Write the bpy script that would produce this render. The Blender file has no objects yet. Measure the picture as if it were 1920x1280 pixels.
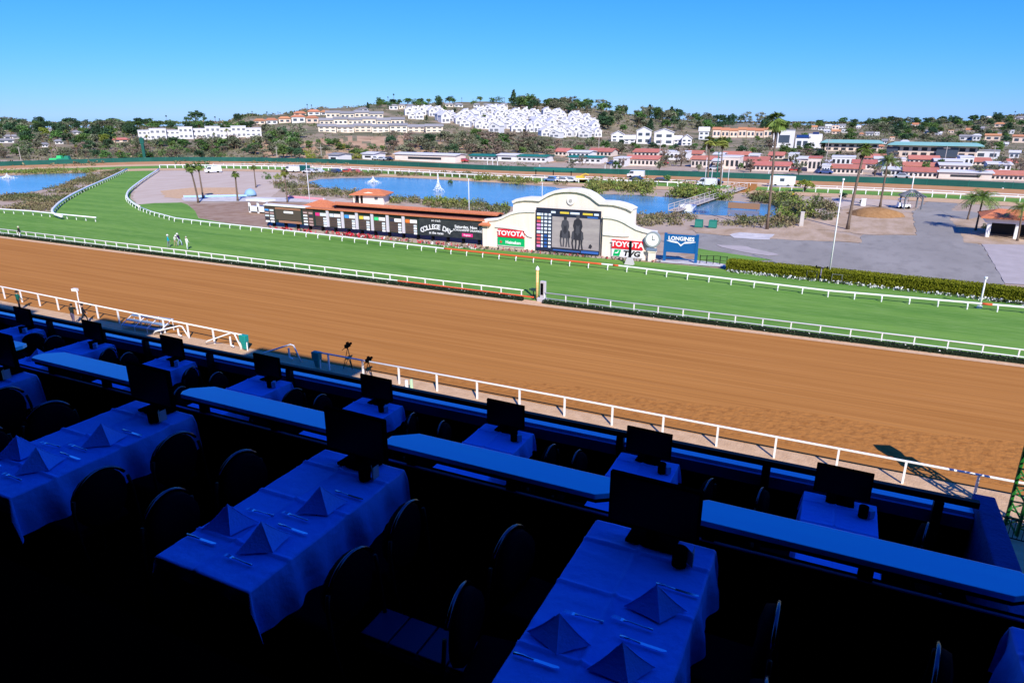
import bpy, math, random
from mathutils import Vector, Matrix, noise
R = math.radians
random.seed(7)
S = bpy.context.scene
C = S.collection

# ------------------------------------------------------------ camera, sky, sun
CAMH = 17.0
YAW, PITCH, FOC = R(25.72), R(18.465), 1269.0
cam = bpy.data.cameras.new('camera'); camo = bpy.data.objects.new('camera', cam); C.objects.link(camo)
camo.location = (0, 0, CAMH); camo.rotation_euler = (math.pi/2 - PITCH, 0, YAW)
cam.sensor_width = 36; cam.lens = 36*FOC/1920; cam.clip_start = 0.05; cam.clip_end = 9000
S.camera = camo

SUN_EL, SUN_AZ = R(37), R(140)          # azimuth clockwise from +Y
w = bpy.data.worlds.new('World'); S.world = w; w.use_nodes = True
nt = w.node_tree; nt.nodes.clear()
sky = nt.nodes.new('ShaderNodeTexSky'); sky.sky_type = 'NISHITA'; sky.sun_disc = False
sky.sun_elevation = SUN_EL; sky.sun_rotation = SUN_AZ; sky.altitude = 20
sky.air_density = 1.0; sky.dust_density = 0.0; sky.ozone_density = 6.0
sp = nt.nodes.new('ShaderNodeSeparateColor'); cb = nt.nodes.new('ShaderNodeCombineColor')   # clear deep blue sky: grade each channel
nt.links.new(sky.outputs[0], sp.inputs[0])
for ch, (gm, k) in enumerate(((1.45, 0.225), (0.85, 0.47), (0.36, 1.0))):
    m0 = nt.nodes.new('ShaderNodeMath'); m0.operation = 'MULTIPLY'; m0.inputs[1].default_value = 0.15
    m1 = nt.nodes.new('ShaderNodeMath'); m1.operation = 'POWER'; m1.inputs[1].default_value = gm
    m2 = nt.nodes.new('ShaderNodeMath'); m2.operation = 'MULTIPLY'; m2.inputs[1].default_value = k*10
    nt.links.new(sp.outputs[ch], m0.inputs[0]); nt.links.new(m0.outputs[0], m1.inputs[0]); nt.links.new(m1.outputs[0], m2.inputs[0]); nt.links.new(m2.outputs[0], cb.inputs[ch])
bg = nt.nodes.new('ShaderNodeBackground'); bg.inputs['Strength'].default_value = 0.083
wo = nt.nodes.new('ShaderNodeOutputWorld')
nt.links.new(cb.outputs[0], bg.inputs['Color'])
nt.links.new(bg.outputs[0], wo.inputs['Surface'])
sl = bpy.data.lights.new('sun', 'SUN'); sl.energy = 4.6; sl.angle = R(0.5); sl.color = (1, 0.95, 0.87)
so = bpy.data.objects.new('sun', sl); C.objects.link(so); so.location = (60, -70, 90)
SDIR = Vector((math.sin(SUN_AZ)*math.cos(SUN_EL), math.cos(SUN_AZ)*math.cos(SUN_EL), math.sin(SUN_EL)))
so.rotation_euler = (-SDIR).to_track_quat('-Z', 'Y').to_euler()
S.view_settings.view_transform = 'Standard'; S.view_settings.look = 'None'
S.view_settings.exposure = 0.45; S.view_settings.gamma = 1.0
S.cycles.max_bounces = 6; S.cycles.transparent_max_bounces = 8

# ------------------------------------------------------------ surveying: photo pixel -> point of the place
_fw = Vector((-math.sin(YAW)*math.cos(PITCH), math.cos(YAW)*math.cos(PITCH), -math.sin(PITCH)))
_rt = Vector((math.cos(YAW), math.sin(YAW), 0)); _dn = _fw.cross(_rt)
def ray(x, y): return _fw*FOC + _rt*(x-960) + _dn*(y-640)
def G(x, y, z=0.0):
    d = ray(x, y); t = (z-CAMH)/d.z
    return Vector((d.x*t, d.y*t, z))
def AY(x, y, Y):
    d = ray(x, y); t = Y/d.y
    return Vector((d.x*t, Y, CAMH+d.z*t))
def proj(p):
    v = Vector(p)-Vector((0, 0, CAMH)); c = v.dot(_fw)
    return (960+FOC*v.dot(_rt)/c, 640+FOC*v.dot(_dn)/c)

# ------------------------------------------------------------ materials
def _n(t, k, **kw):
    n = t.nodes.new(k)
    for a, v in kw.items(): setattr(n, a, v)
    return n
MATS = {}
def mat(name, col, rough=0.8, spec=0.3, metal=0.0, col2=None, scale=5.0, stretch=(1, 1, 1), lo=0.35, hi=0.65, detail=5,
        bump=0.0, bscale=None, island=0.0, objrand=0.0, emit=0.0, col3=None, scale3=1.0, lo3=0.45, hi3=0.62, coat=0.0, alpha=1.0, sheen=0.0):
    if name in MATS: return MATS[name]
    m = bpy.data.materials.new(name); m.use_nodes = True; MATS[name] = m
    t = m.node_tree; b = t.nodes['Principled BSDF']
    b.inputs['Roughness'].default_value = rough; b.inputs['Specular IOR Level'].default_value = spec
    b.inputs['Metallic'].default_value = metal; b.inputs['Base Color'].default_value = (*col, 1)
    b.inputs['Coat Weight'].default_value = coat; b.inputs['Alpha'].default_value = alpha
    b.inputs['Sheen Weight'].default_value = sheen
    src = None; mp = None
    def coords():
        nonlocal mp
        if mp is None:
            tc = _n(t, 'ShaderNodeTexCoord'); mp = _n(t, 'ShaderNodeMapping'); mp.inputs['Scale'].default_value = stretch
            t.links.new(tc.outputs['Object'], mp.inputs['Vector'])
        return mp.outputs['Vector']
    def mixin(fac, c1sock, c2):
        mx = _n(t, 'ShaderNodeMix', data_type='RGBA')
        if hasattr(fac, 'default_value'): t.links.new(fac, mx.inputs['Factor'])
        else: mx.inputs['Factor'].default_value = fac
        if isinstance(c1sock, tuple): mx.inputs[6].default_value = (*c1sock, 1)
        else: t.links.new(c1sock, mx.inputs[6])
        mx.inputs[7].default_value = (*c2, 1)
        return mx.outputs[2]
    def nz(sc, l, h, det=5):
        n = _n(t, 'ShaderNodeTexNoise'); n.inputs['Scale'].default_value = sc; n.inputs['Detail'].default_value = det
        n.inputs['Roughness'].default_value = 0.6
        t.links.new(coords(), n.inputs['Vector'])
        r = _n(t, 'ShaderNodeMapRange'); r.inputs['From Min'].default_value = l; r.inputs['From Max'].default_value = h
        t.links.new(n.outputs['Fac'], r.inputs['Value']); return r.outputs['Result']
    if col2 is not None:
        src = mixin(nz(scale, lo, hi, detail), col, col2)
    if col3 is not None:
        src = mixin(nz(scale3, lo3, hi3, 4), src if src is not None else col, col3)
    if island or objrand:
        h = _n(t, 'ShaderNodeHueSaturation')
        if src is not None: t.links.new(src, h.inputs['Color'])
        else: h.inputs['Color'].default_value = (*col, 1)
        val = None
        if island:
            g = _n(t, 'ShaderNodeNewGeometry')
            r = _n(t, 'ShaderNodeMapRange'); r.inputs['To Min'].default_value = 1-island; r.inputs['To Max'].default_value = 1+island
            t.links.new(g.outputs['Random Per Island'], r.inputs['Value']); val = r.outputs['Result']
        if objrand:
            o = _n(t, 'ShaderNodeObjectInfo')
            r = _n(t, 'ShaderNodeMapRange'); r.inputs['To Min'].default_value = 1-objrand; r.inputs['To Max'].default_value = 1+objrand
            t.links.new(o.outputs['Random'], r.inputs['Value'])
            r2 = _n(t, 'ShaderNodeMapRange'); r2.inputs['To Min'].default_value = 0.5-objrand*0.06; r2.inputs['To Max'].default_value = 0.5+objrand*0.06
            ml = _n(t, 'ShaderNodeMath', operation='MULTIPLY'); ml.inputs[1].default_value = 7.31
            fr = _n(t, 'ShaderNodeMath', operation='FRACT')
            t.links.new(o.outputs['Random'], ml.inputs[0]); t.links.new(ml.outputs[0], fr.inputs[0]); t.links.new(fr.outputs[0], r2.inputs['Value'])
            t.links.new(r2.outputs['Result'], h.inputs['Hue'])
            if val is None: val = r.outputs['Result']
            else:
                mm = _n(t, 'ShaderNodeMath', operation='MULTIPLY'); t.links.new(val, mm.inputs[0]); t.links.new(r.outputs['Result'], mm.inputs[1]); val = mm.outputs[0]
        t.links.new(val, h.inputs['Value']); src = h.outputs[0]
    if src is not None: t.links.new(src, b.inputs['Base Color'])
    if bump:
        n = _n(t, 'ShaderNodeTexNoise'); n.inputs['Scale'].default_value = bscale or scale; n.inputs['Detail'].default_value = 4
        t.links.new(coords(), n.inputs['Vector'])
        bp = _n(t, 'ShaderNodeBump'); bp.inputs['Strength'].default_value = bump; bp.inputs['Distance'].default_value = 0.1
        t.links.new(n.outputs['Fac'], bp.inputs['Height']); t.links.new(bp.outputs['Normal'], b.inputs['Normal'])
    if emit:
        if src is not None: t.links.new(src, b.inputs['Emission Color'])
        else: b.inputs['Emission Color'].default_value = (*col, 1)
        b.inputs['Emission Strength'].default_value = emit
    return m

M_turf = mat('turf grass', (0.085, 0.21, 0.028), 0.9, 0.1, col2=(0.17, 0.315, 0.052), scale=0.30, stretch=(0.10, 1.3, 1), detail=8, lo=0.3, hi=0.7, col3=(0.23, 0.36, 0.095), scale3=3.5, lo3=0.48, hi3=0.80, bump=0.6, bscale=9)
M_dirt = mat('track dirt', (0.43, 0.182, 0.046), 0.95, 0.05, col2=(0.345, 0.138, 0.033), scale=1.5, stretch=(0.016, 1, 1), lo=0.38, hi=0.66, detail=9, col3=(0.46, 0.20, 0.057), scale3=5.0, lo3=0.52, hi3=0.74, bump=0.5, bscale=3.5)
M_dirtfine = mat('hoofed dirt', (0.40, 0.165, 0.041), 0.95, 0.05, col2=(0.30, 0.117, 0.028), scale=1.9, lo=0.5, hi=0.68, bump=1.0, bscale=2.5)
M_sand = mat('sand apron', (0.60, 0.40, 0.235), 0.95, 0.05, col2=(0.50, 0.32, 0.18), scale=1.5, bump=0.4, bscale=8)
M_edge = mat('pale sand', (0.66, 0.44, 0.27), 0.95, 0.05, col2=(0.56, 0.35, 0.2), scale=3)
M_infield = mat('infield soil', (0.42, 0.315, 0.23), 0.95, 0.05, col2=(0.42, 0.33, 0.25), scale=0.08, col3=(0.26, 0.17, 0.10), scale3=0.22, lo3=0.52, hi3=0.72, bump=0.5, bscale=1.5)
M_tan = mat('bare tan ground', (0.50, 0.37, 0.26), 0.95, 0.05, col2=(0.36, 0.25, 0.15), scale=0.35, stretch=(1, 0.4, 1), bump=0.4, bscale=2)
M_grey = mat('grey gravel', (0.48, 0.37, 0.285), 0.95, 0.05, col2=(0.53, 0.43, 0.345), scale=0.25, stretch=(1, 0.4, 1), bump=0.3, bscale=2)
M_brown = mat('brown tilled soil', (0.27, 0.17, 0.11), 0.95, 0.05, col2=(0.36, 0.25, 0.18), scale=0.4, bump=0.4, bscale=2)
M_asph = mat('worn asphalt', (0.265, 0.240, 0.205), 0.9, 0.15, col2=(0.31, 0.281, 0.242), scale=0.12, stretch=(1, 0.5, 1), lo=0.4, hi=0.62, col3=(0.205, 0.186, 0.16), scale3=0.6, lo3=0.50, hi3=0.8, bump=0.2, bscale=6)
M_conc = mat('pale concrete', (0.44, 0.38, 0.35), 0.9, 0.1, col2=(0.38, 0.33, 0.30), scale=0.5)
M_patch = mat('white patch', (0.62, 0.57, 0.52), 0.9, 0.1, col2=(0.45, 0.42, 0.40), scale=0.6)
M_white = mat('white paint', (0.82, 0.82, 0.80), 0.5, 0.3, col2=(0.72, 0.71, 0.69), scale=1.5, lo=0.5, hi=0.8)
M_cream = mat('cream stucco', (0.88, 0.775, 0.66), 0.9, 0.1, col2=(0.80, 0.69, 0.57), scale=1.2, stretch=(2.2, 2.2, .22), lo=.42, hi=.75, bump=0.15, bscale=12)
M_coping = mat('pale coping', (0.80, 0.77, 0.72), 0.8, 0.1, col2=(0.70, 0.66, 0.60), scale=2)
M_terra = mat('terracotta tile', (0.52, 0.15, 0.062), 0.85, 0.1, col2=(0.62, 0.23, 0.11), scale=3, stretch=(3, 1, 1), bump=0.5, bscale=6)
M_barnroof = mat('barn red roof', (0.52, 0.19, 0.135), 0.8, 0.1, col2=(0.45, 0.15, 0.105), scale=0.6, objrand=0.1)
M_barnwall = mat('barn wall', (0.72, 0.62, 0.55), 0.85, 0.1, objrand=0.08, col2=(0.66, 0.55, 0.48), scale=0.4)
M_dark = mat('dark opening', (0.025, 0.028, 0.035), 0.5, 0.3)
M_glass = mat('window glass', (0.06, 0.08, 0.11), 0.15, 0.5)
M_black = mat('black plastic', (0.002, 0.002, 0.0025), 0.9, 0.0)
M_blackm = mat('black steel', (0.004, 0.004, 0.006), 0.5, 0.15)
M_green = mat('dark green screen', (0.012, 0.085, 0.068), 0.8, 0.2, col2=(0.02, 0.12, 0.095), scale=0.15, lo=0.4, hi=0.7)
M_greenp = mat('green paint', (0.015, 0.17, 0.12), 0.6, 0.3)
M_jade = mat('jade metal roof', (0.22, 0.46, 0.37), 0.6, 0.3, col2=(0.28, 0.50, 0.42), scale=0.3)
M_water = mat('pond water', (0.07, 0.19, 0.32), 0.16, 0.5, col2=(0.14, 0.27, 0.40), scale=0.06, stretch=(0.4, 1.5, 1), bump=0.25, bscale=1.2)
M_trunk = mat('bark', (0.16, 0.115, 0.08), 0.95, 0.05, col2=(0.10, 0.07, 0.05), scale=4)
M_ptrunk = mat('palm bark', (0.20, 0.15, 0.11), 0.95, 0.05, col2=(0.13, 0.09, 0.07), scale=3, stretch=(1, 1, 4))
M_leafG = mat('green foliage', (0.085, 0.155, 0.04), 0.8, 0.15, island=0.55, objrand=0.35)
M_leafD = mat('dark foliage', (0.042, 0.088, 0.04), 0.8, 0.15, island=0.55, objrand=0.35)
M_leafE = mat('grey green foliage', (0.155, 0.165, 0.10), 0.85, 0.1, island=0.5, objrand=0.35)
M_leafB = mat('brown twigs', (0.21, 0.16, 0.12), 0.9, 0.05, island=0.5, objrand=0.25)
M_leafY = mat('yellow green foliage', (0.20, 0.23, 0.035), 0.8, 0.15, island=0.5, objrand=0.3)
M_reed = mat('reeds', (0.11, 0.19, 0.03), 0.85, 0.1, island=0.5, col2=(0.21, 0.19, 0.06), scale=0.1)
M_scrub = mat('dry scrub', (0.21, 0.165, 0.09), 0.9, 0.05, island=0.5, col2=(0.10, 0.12, 0.05), scale=0.13, lo=0.42, hi=0.58)
M_hillscrub = mat('hill scrub', (0.20, 0.17, 0.105), 0.9, 0.05, island=0.5, col2=(0.095, 0.125, 0.055), scale=0.02, lo=0.42, hi=0.58)
M_hedge = mat('hedge leaves', (0.165, 0.185, 0.012), 0.85, 0.05, island=0.14, col2=(0.14, 0.155, 0.012), scale=.8)
M_hedged = mat('low hedge leaves', (0.035, 0.06, 0.03), 0.8, 0.15, island=0.6)
M_petalw = mat('white petals', (0.75, 0.75, 0.72), 0.8, 0.1)
M_petalr = mat('red petals', (0.55, 0.02, 0.05), 0.8, 0.1, island=0.4)
M_orange = mat('orange rail sleeve', (0.68, 0.10, 0.03), 0.6, 0.3)
M_red = mat('red sign', (0.72, 0.015, 0.03), 0.5, 0.3)
M_sgreen = mat('green sign', (0.0, 0.42, 0.12), 0.5, 0.3)
M_sblue = mat('blue sign', (0.005, 0.10, 0.30), 0.5, 0.3)
M_text_w = mat('white lettering', (0.85, 0.85, 0.85), 0.6, 0.2)
M_text_k = mat('black lettering', (0.01, 0.01, 0.012), 0.6, 0.2)
# ------------------------------------------------------------ builders
class MB:
    def __init__(s): s.v = []; s.f = []; s.m = []
    def face(s, pts, mi=0):
        i = len(s.v); s.v += [tuple(p) for p in pts]; s.f.append(tuple(range(i, i+len(pts)))); s.m.append(mi)
    def add(s, verts, faces, mi=0):
        i = len(s.v); s.v += [tuple(p) for p in verts]
        for f in faces: s.f.append(tuple(i+k for k in f)); s.m.append(mi)
    def box(s, c, size, rz=0.0, mi=0, top=1.0):
        a, b, h = size[0]/2, size[1]/2, size[2]/2; cs, sn = math.cos(rz), math.sin(rz); V = []
        for z, k in ((-h, 1.0), (h, top)):
            for x, y in ((-a, -b), (a, -b), (a, b), (-a, b)):
                x *= k; y *= k
                V.append((c[0]+x*cs-y*sn, c[1]+x*sn+y*cs, c[2]+z))
        s.add(V, [(3, 2, 1, 0), (4, 5, 6, 7), (0, 1, 5, 4), (1, 2, 6, 5), (2, 3, 7, 6), (3, 0, 4, 7)], mi)
    def bb(s, x0, x1, y0, y1, z0, z1, mi=0): s.box(((x0+x1)/2, (y0+y1)/2, (z0+z1)/2), (x1-x0, y1-y0, z1-z0), 0, mi)
    def tube(s, pts, rad, n=8, mi=0, cap=True, sx=1.0):
        P = [Vector(p) for p in pts]; rr = rad if isinstance(rad, (list, tuple)) else [rad]*len(P)
        base = len(s.v); up = None
        for i, p in enumerate(P):
            t = (P[min(i+1, len(P)-1)]-P[max(i-1, 0)]).normalized()
            if up is None: up = Vector((0, 0, 1)) if abs(t.z) < 0.9 else Vector((1, 0, 0))
            u = t.cross(up).normalized(); v = u.cross(t).normalized(); up = v if abs(t.dot(v)) < .9 else up
            for k in range(n):
                a = 2*math.pi*k/n; s.v.append(tuple(p+u*(math.cos(a)*rr[i]*sx)+v*(math.sin(a)*rr[i])))
        for i in range(len(P)-1):
            for k in range(n):
                s.f.append((base+i*n+k, base+i*n+(k+1) % n, base+(i+1)*n+(k+1) % n, base+(i+1)*n+k)); s.m.append(mi)
        if cap:
            s.f.append(tuple(base+k for k in range(n))[::-1]); s.m.append(mi)
            e = base+(len(P)-1)*n; s.f.append(tuple(e+k for k in range(n))); s.m.append(mi)
    def lathe(s, c, prof, n=12, mi=0):
        s.tube([(c[0], c[1], c[2]+z) for r_, z in prof], [max(r_, 1e-4) for r_, z in prof], n, mi)
    def prism(s, poly, z0, z1, mi=0):
        n = len(poly); V = [(p[0], p[1], z0) for p in poly]+[(p[0], p[1], z1) for p in poly]
        s.add(V, [tuple(range(n))[::-1], tuple(range(n, 2*n))]+[(i, (i+1) % n, n+(i+1) % n, n+i) for i in range(n)], mi)
    def prism_xz(s, poly, y0, y1, mi=0):
        n = len(poly); V = [(p[0], y0, p[1]) for p in poly]+[(p[0], y1, p[1]) for p in poly]
        s.add(V, [tuple(range(n)), tuple(range(n, 2*n))[::-1]]+[(i, n+i, n+(i+1) % n, (i+1) % n) for i in range(n)], mi)
    def strip_xz(s, pts, y0, y1, th, mi=0):
        P = [Vector((p[0], p[1])) for p in pts]; up = []; lowr = []
        for i, p in enumerate(P):
            t = (P[min(i+1, len(P)-1)]-P[max(i-1, 0)]).normalized(); nn = Vector((-t.y, t.x))
            up.append(p+nn*th/2); lowr.append(p-nn*th/2)
        for i in range(len(P)-1):
            q = [lowr[i], lowr[i+1], up[i+1], up[i]]
            V = [(a.x, y0, a.y) for a in q]+[(a.x, y1, a.y) for a in q]
            s.add(V, [(0, 1, 2, 3), (7, 6, 5, 4), (0, 4, 5, 1), (2, 6, 7, 3), (0, 3, 7, 4), (1, 5, 6, 2)], mi)
    def gable(s, x0, x1, y0, y1, z0, z1, ov=0.4, th=0.15, axis='x', mi=0):
        if axis == 'x':
            ym = (y0+y1)/2; prof = [(y0-ov, z0), (ym, z1), (y1+ov, z0), (y1+ov, z0+th), (ym, z1+th), (y0-ov, z0+th)]
            n = 6; V = [(x0-ov, p[0], p[1]) for p in prof]+[(x1+ov, p[0], p[1]) for p in prof]
        else:
            xm = (x0+x1)/2; prof = [(x0-ov, z0), (xm, z1), (x1+ov, z0), (x1+ov, z0+th), (xm, z1+th), (x0-ov, z0+th)]
            n = 6; V = [(p[0], y0-ov, p[1]) for p in prof]+[(p[0], y1+ov, p[1]) for p in prof]
        s.add(V, [(0, 1, 4, 5), (1, 2, 3, 4), (6, 11, 10, 7), (7, 10, 9, 8), (0, 6, 7, 1), (1, 7, 8, 2), (5, 4, 10, 11), (4, 3, 9, 10), (0, 5, 11, 6), (2, 8, 9, 3)], mi)
    def hip(s, x0, x1, y0, y1, z0, z1, ov=0.4, ridge=0.5, mi=0):
        x0 -= ov; x1 += ov; y0 -= ov; y1 += ov; xm = (x0+x1)/2; ym = (y0+y1)/2; hw = (x1-x0)/2*ridge
        V = [(x0, y0, z0), (x1, y0, z0), (x1, y1, z0), (x0, y1, z0), (xm-hw, ym, z1), (xm+hw, ym, z1), (x0, y0, z0-.15), (x1, y0, z0-.15), (x1, y1, z0-.15), (x0, y1, z0-.15)]
        s.add(V, [(0, 1, 5, 4), (1, 2, 5), (2, 3, 4, 5), (3, 0, 4), (6, 7, 1, 0), (7, 8, 2, 1), (8, 9, 3, 2), (9, 6, 0, 3), (9, 8, 7, 6)], mi)
    def leaf(s, p, size, mi=0, rng=random, flat=0.0):
        a = Vector((rng.gauss(0, 1), rng.gauss(0, 1), rng.gauss(0, 1)*(1-flat))).normalized()
        b = a.cross(Vector((rng.gauss(0, 1), rng.gauss(0, 1), rng.gauss(0, 1)))).normalized()
        a = a*size*rng.uniform(.6, 1.2); b = b*size*rng.uniform(.35, .8); p = Vector(p)
        s.face([p-a, p-b*.9, p+a, p+b], mi)
    def clump(s, c, rx, ry, rz, n, size, mi=0, rng=random):
        for _ in range(n):
            d = Vector((rng.gauss(0, 1), rng.gauss(0, 1), rng.gauss(0, 1))).normalized()*(rng.random()**0.45)
            s.leaf((c[0]+d.x*rx, c[1]+d.y*ry, c[2]+d.z*rz), size, mi, rng)
    def build(s, name, mats, parent=None, smooth=False, loc=None, bevel=0.0, kind=None):
        me = bpy.data.meshes.new(name); me.from_pydata(s.v, [], s.f)
        ml = mats if isinstance(mats, (list, tuple)) else [mats]
        for m in ml: me.materials.append(m)
        if len(ml) > 1: me.polygons.foreach_set('material_index', s.m)
        if smooth: me.polygons.foreach_set('use_smooth', [True]*len(s.f))
        me.update()
        o = bpy.data.objects.new(name, me); C.objects.link(o)
        if loc is not None: o.location = loc
        if parent is not None: o.parent = parent
        if kind: o['kind'] = kind
        if bevel:
            b = o.modifiers.new('bevel', 'BEVEL'); b.width = bevel; b.segments = 2; b.limit_method = 'ANGLE'
        return o
def tag(o, label=None, cat=None, group=None, kind=None):
    if label: o['label'] = label
    if cat: o['category'] = cat
    if group: o['group'] = group
    if kind: o['kind'] = kind
    return o
def thing(name, label, cat, loc=(0, 0, 0), rz=0.0, group=None):
    o = bpy.data.objects.new(name, None); o.empty_display_size = .3; C.objects.link(o)
    o.location = loc; o.rotation_euler = (0, 0, rz)
    return tag(o, label, cat, group)
KIDS = {}
def copy_tree(o, parent=None):
    c = o.copy(); C.objects.link(c)
    if parent is not None: c.parent = parent
    for ch in list(o.children): copy_tree(ch, c)
    return c
def place(proto, used, loc, rz, label, group, scale=None):
    o = proto if not used.get(proto.name) else copy_tree(proto)
    used[proto.name] = True
    o.location = loc; o.rotation_euler = (0, 0, rz); o['label'] = label; o['group'] = group
    if scale is not None: o.scale = (scale,)*3 if not isinstance(scale, tuple) else scale
    return o
USED = {}
def text(s, size, m, parent, loc, rot=(math.pi/2, 0, 0), sx=1.0, name='lettering', ext=0.01, align='CENTER', shear=0.0, bold=0.0):
    cu = bpy.data.curves.new('txt', 'FONT'); cu.body = s; cu.size = size; cu.align_x = align; cu.align_y = 'CENTER'; cu.extrude = ext
    cu.shear = shear; cu.offset = bold; cu.resolution_u = 3
    o = bpy.data.objects.new('txt', cu); C.objects.link(o)
    dg = bpy.context.evaluated_depsgraph_get()
    me = bpy.data.meshes.new_from_object(o.evaluated_get(dg)); bpy.data.objects.remove(o)
    me.materials.clear(); me.materials.append(m); me.name = name
    r = bpy.data.objects.new(name, me); C.objects.link(r); r.parent = parent; r.location = loc; r.rotation_euler = rot; r.scale = (sx, 1, 1)
    return r
def sheet(name, pts, z, m, kind='structure'):
    b = MB(); b.face([(p[0], p[1], z) for p in pts]); o = b.build(name, m)
    me = o.data
    if me.polygons[0].normal.z < 0: me.flip_normals()
    o['kind'] = kind; return o
def psheet(name, px, z, m, rough=0.35):
    P = [G(*p) for p in px]; out = []
    for i, a in enumerate(P):
        b = P[(i+1) % len(P)]; n = max(1, min(40, int((b-a).length/1.2)))
        for j in range(n):
            p = a.lerp(b, j/n); out.append(p+Vector((noise.noise((p.x*.45, p.y*.45, 1)), noise.noise((p.x*.45, p.y*.45, 7)), 0))*rough*2)
    return sheet(name, out, z, m)
def smooth_px(px, k=3):
    out = []; n = len(px)
    for i in range(n-1):
        p0, p1, p2, p3 = px[max(i-1, 0)], px[i], px[i+1], px[min(i+2, n-1)]
        for j in range(k):
            t = j/k
            out.append(tuple(0.5*((2*p1[a])+(-p0[a]+p2[a])*t+(2*p0[a]-5*p1[a]+4*p2[a]-p3[a])*t*t+(-p0[a]+3*p1[a]-3*p2[a]+p3[a])*t**3) for a in (0, 1)))
    out.append(px[-1]); return out
# ------------------------------------------------------------ ground, track, turf, roads, ponds
sheet('ground', [(-700, -200), (420, -200), (420, 330), (-700, 330)], -0.02, M_infield)
sheet('sand_apron', [(-260, 6), (80, 6), (80, 36.6), (-260, 36.6)], 0.0, M_sand)
sheet('dirt_track', [(-400, 35.6), (120, 35.6), (120, 57.2), (-400, 57.2)], 0.02, M_dirt)
sheet('track_edge', [(-400, 56.3), (120, 56.3), (120, 57.9), (-400, 57.9)], 0.04, M_edge)
sheet('hoofed_track_edge', [(-30, 36.3), (60, 36.3), (60, 43.5), (24, 42.6), (14, 42.9), (6, 41.2), (0, 41.4), (-8, 39.4), (-14, 39.2), (-22, 37.6)], 0.03, M_dirtfine)
turf_px = [(300, 316), (282, 330), (262, 342), (246, 358), (244, 372), (258, 384), (290, 381), (340, 380), (352, 384), (366, 396), (372, 409), (420, 418), (497, 427), (640, 443), (912, 468), (1240, 494), (1310, 500)]
tp = [G(*p) for p in turf_px]
sheet('turf_course', [(-420, 57.6), (120, 57.6), (120, 76), (40, 78.6), (0, 80.4)] + [(p.x, p.y) for p in reversed(tp)] + [(p.x, p.y) for p in [G(x, y) for x, y in [(262, 315), (236, 318), (190, 341), (130, 368), (104, 389), (98, 398), (40, 395), (-40, 391), (-200, 385)]]] + [(-420, 82)], 0.03, M_turf)
psheet('turf_verge', [(1308, 466), (1330, 470), (1450, 488), (1380, 492), (1330, 500), (1308, 498)], 0.05, M_turf, 0.08)
psheet('concrete_path', [(1222, 489), (1245, 488), (1310, 489), (1365, 497), (1365, 502), (1300, 497), (1235, 492)], 0.06, M_patch, 0.08)
# infield soils
psheet('infield_pad', [(300, 318), (420, 312), (560, 325), (575, 345), (530, 352), (505, 372), (350, 378), (262, 388), (248, 370), (252, 357), (270, 340)], 0.0, M_grey)
psheet('sand_pad', [(300, 358), (360, 352), (440, 352), (450, 364), (470, 368), (360, 374), (310, 370)], 0.02, M_sand)
psheet('tilled_ground', [(352, 384), (470, 378), (560, 380), (640, 392), (640, 405), (512, 400), (500, 428), (440, 419), (374, 409)], 0.02, M_brown)
psheet('white_kerb', [(340, 371), (420, 368), (500, 370), (610, 372), (612, 380), (500, 378), (400, 378), (345, 377)], 0.04, M_patch, 0.08)
psheet('service_road', [(590, 378), (640, 372), (700, 385), (760, 392), (900, 402), (1000, 410), (960, 416), (780, 404), (620, 392)], 0.03, M_grey)
psheet('asphalt_yard', [(1236, 452), (1310, 437), (1400, 447), (1500, 450), (1608, 456), (1622, 441), (1716, 441), (1712, 397), (1738, 378), (1756, 372), (1800, 378), (1786, 392), (1779, 405), (1796, 428), (1808, 455), (1842, 458), (1884, 535), (1600, 520), (1362, 492), (1310, 470)], 0.02, M_asph)
psheet('asphalt_branch', [(1765, 395), (1822, 397), (1850, 404), (1815, 412), (1790, 410)], 0.04, M_asph, 0.08)
psheet('tan_ground', [(1300, 432), (1400, 428), (1480, 428), (1560, 434), (1614, 446), (1612, 455), (1480, 450), (1400, 446), (1306, 437)], 0.04, M_tan)
psheet('tan_lot', [(1470, 418), (1560, 405), (1600, 385), (1700, 398), (1713, 402), (1716, 440), (1620, 440), (1560, 432), (1480, 430)], 0.02, M_tan)
psheet('pavement', [(1842, 458), (2100, 462), (2100, 545), (1884, 532)], 0.04, M_conc, 0.08)
psheet('lawn_dry', [(1780, 410), (1830, 405), (2100, 400), (2100, 465), (1842, 458), (1808, 455), (1796, 428)], 0.03, M_tan)
psheet('worn_concrete', [(1368, 441), (1384, 436), (1455, 440), (1440, 450), (1375, 447)], 0.06, M_patch)
psheet('worn_strip', [(1345, 460), (1400, 462), (1460, 478), (1440, 480), (1380, 472)], 0.06, M_conc)
psheet('tan_patch', [(1480, 388), (1600, 362), (1700, 370), (1712, 392), (1600, 384), (1520, 402)], 0.03, M_grey)
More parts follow.
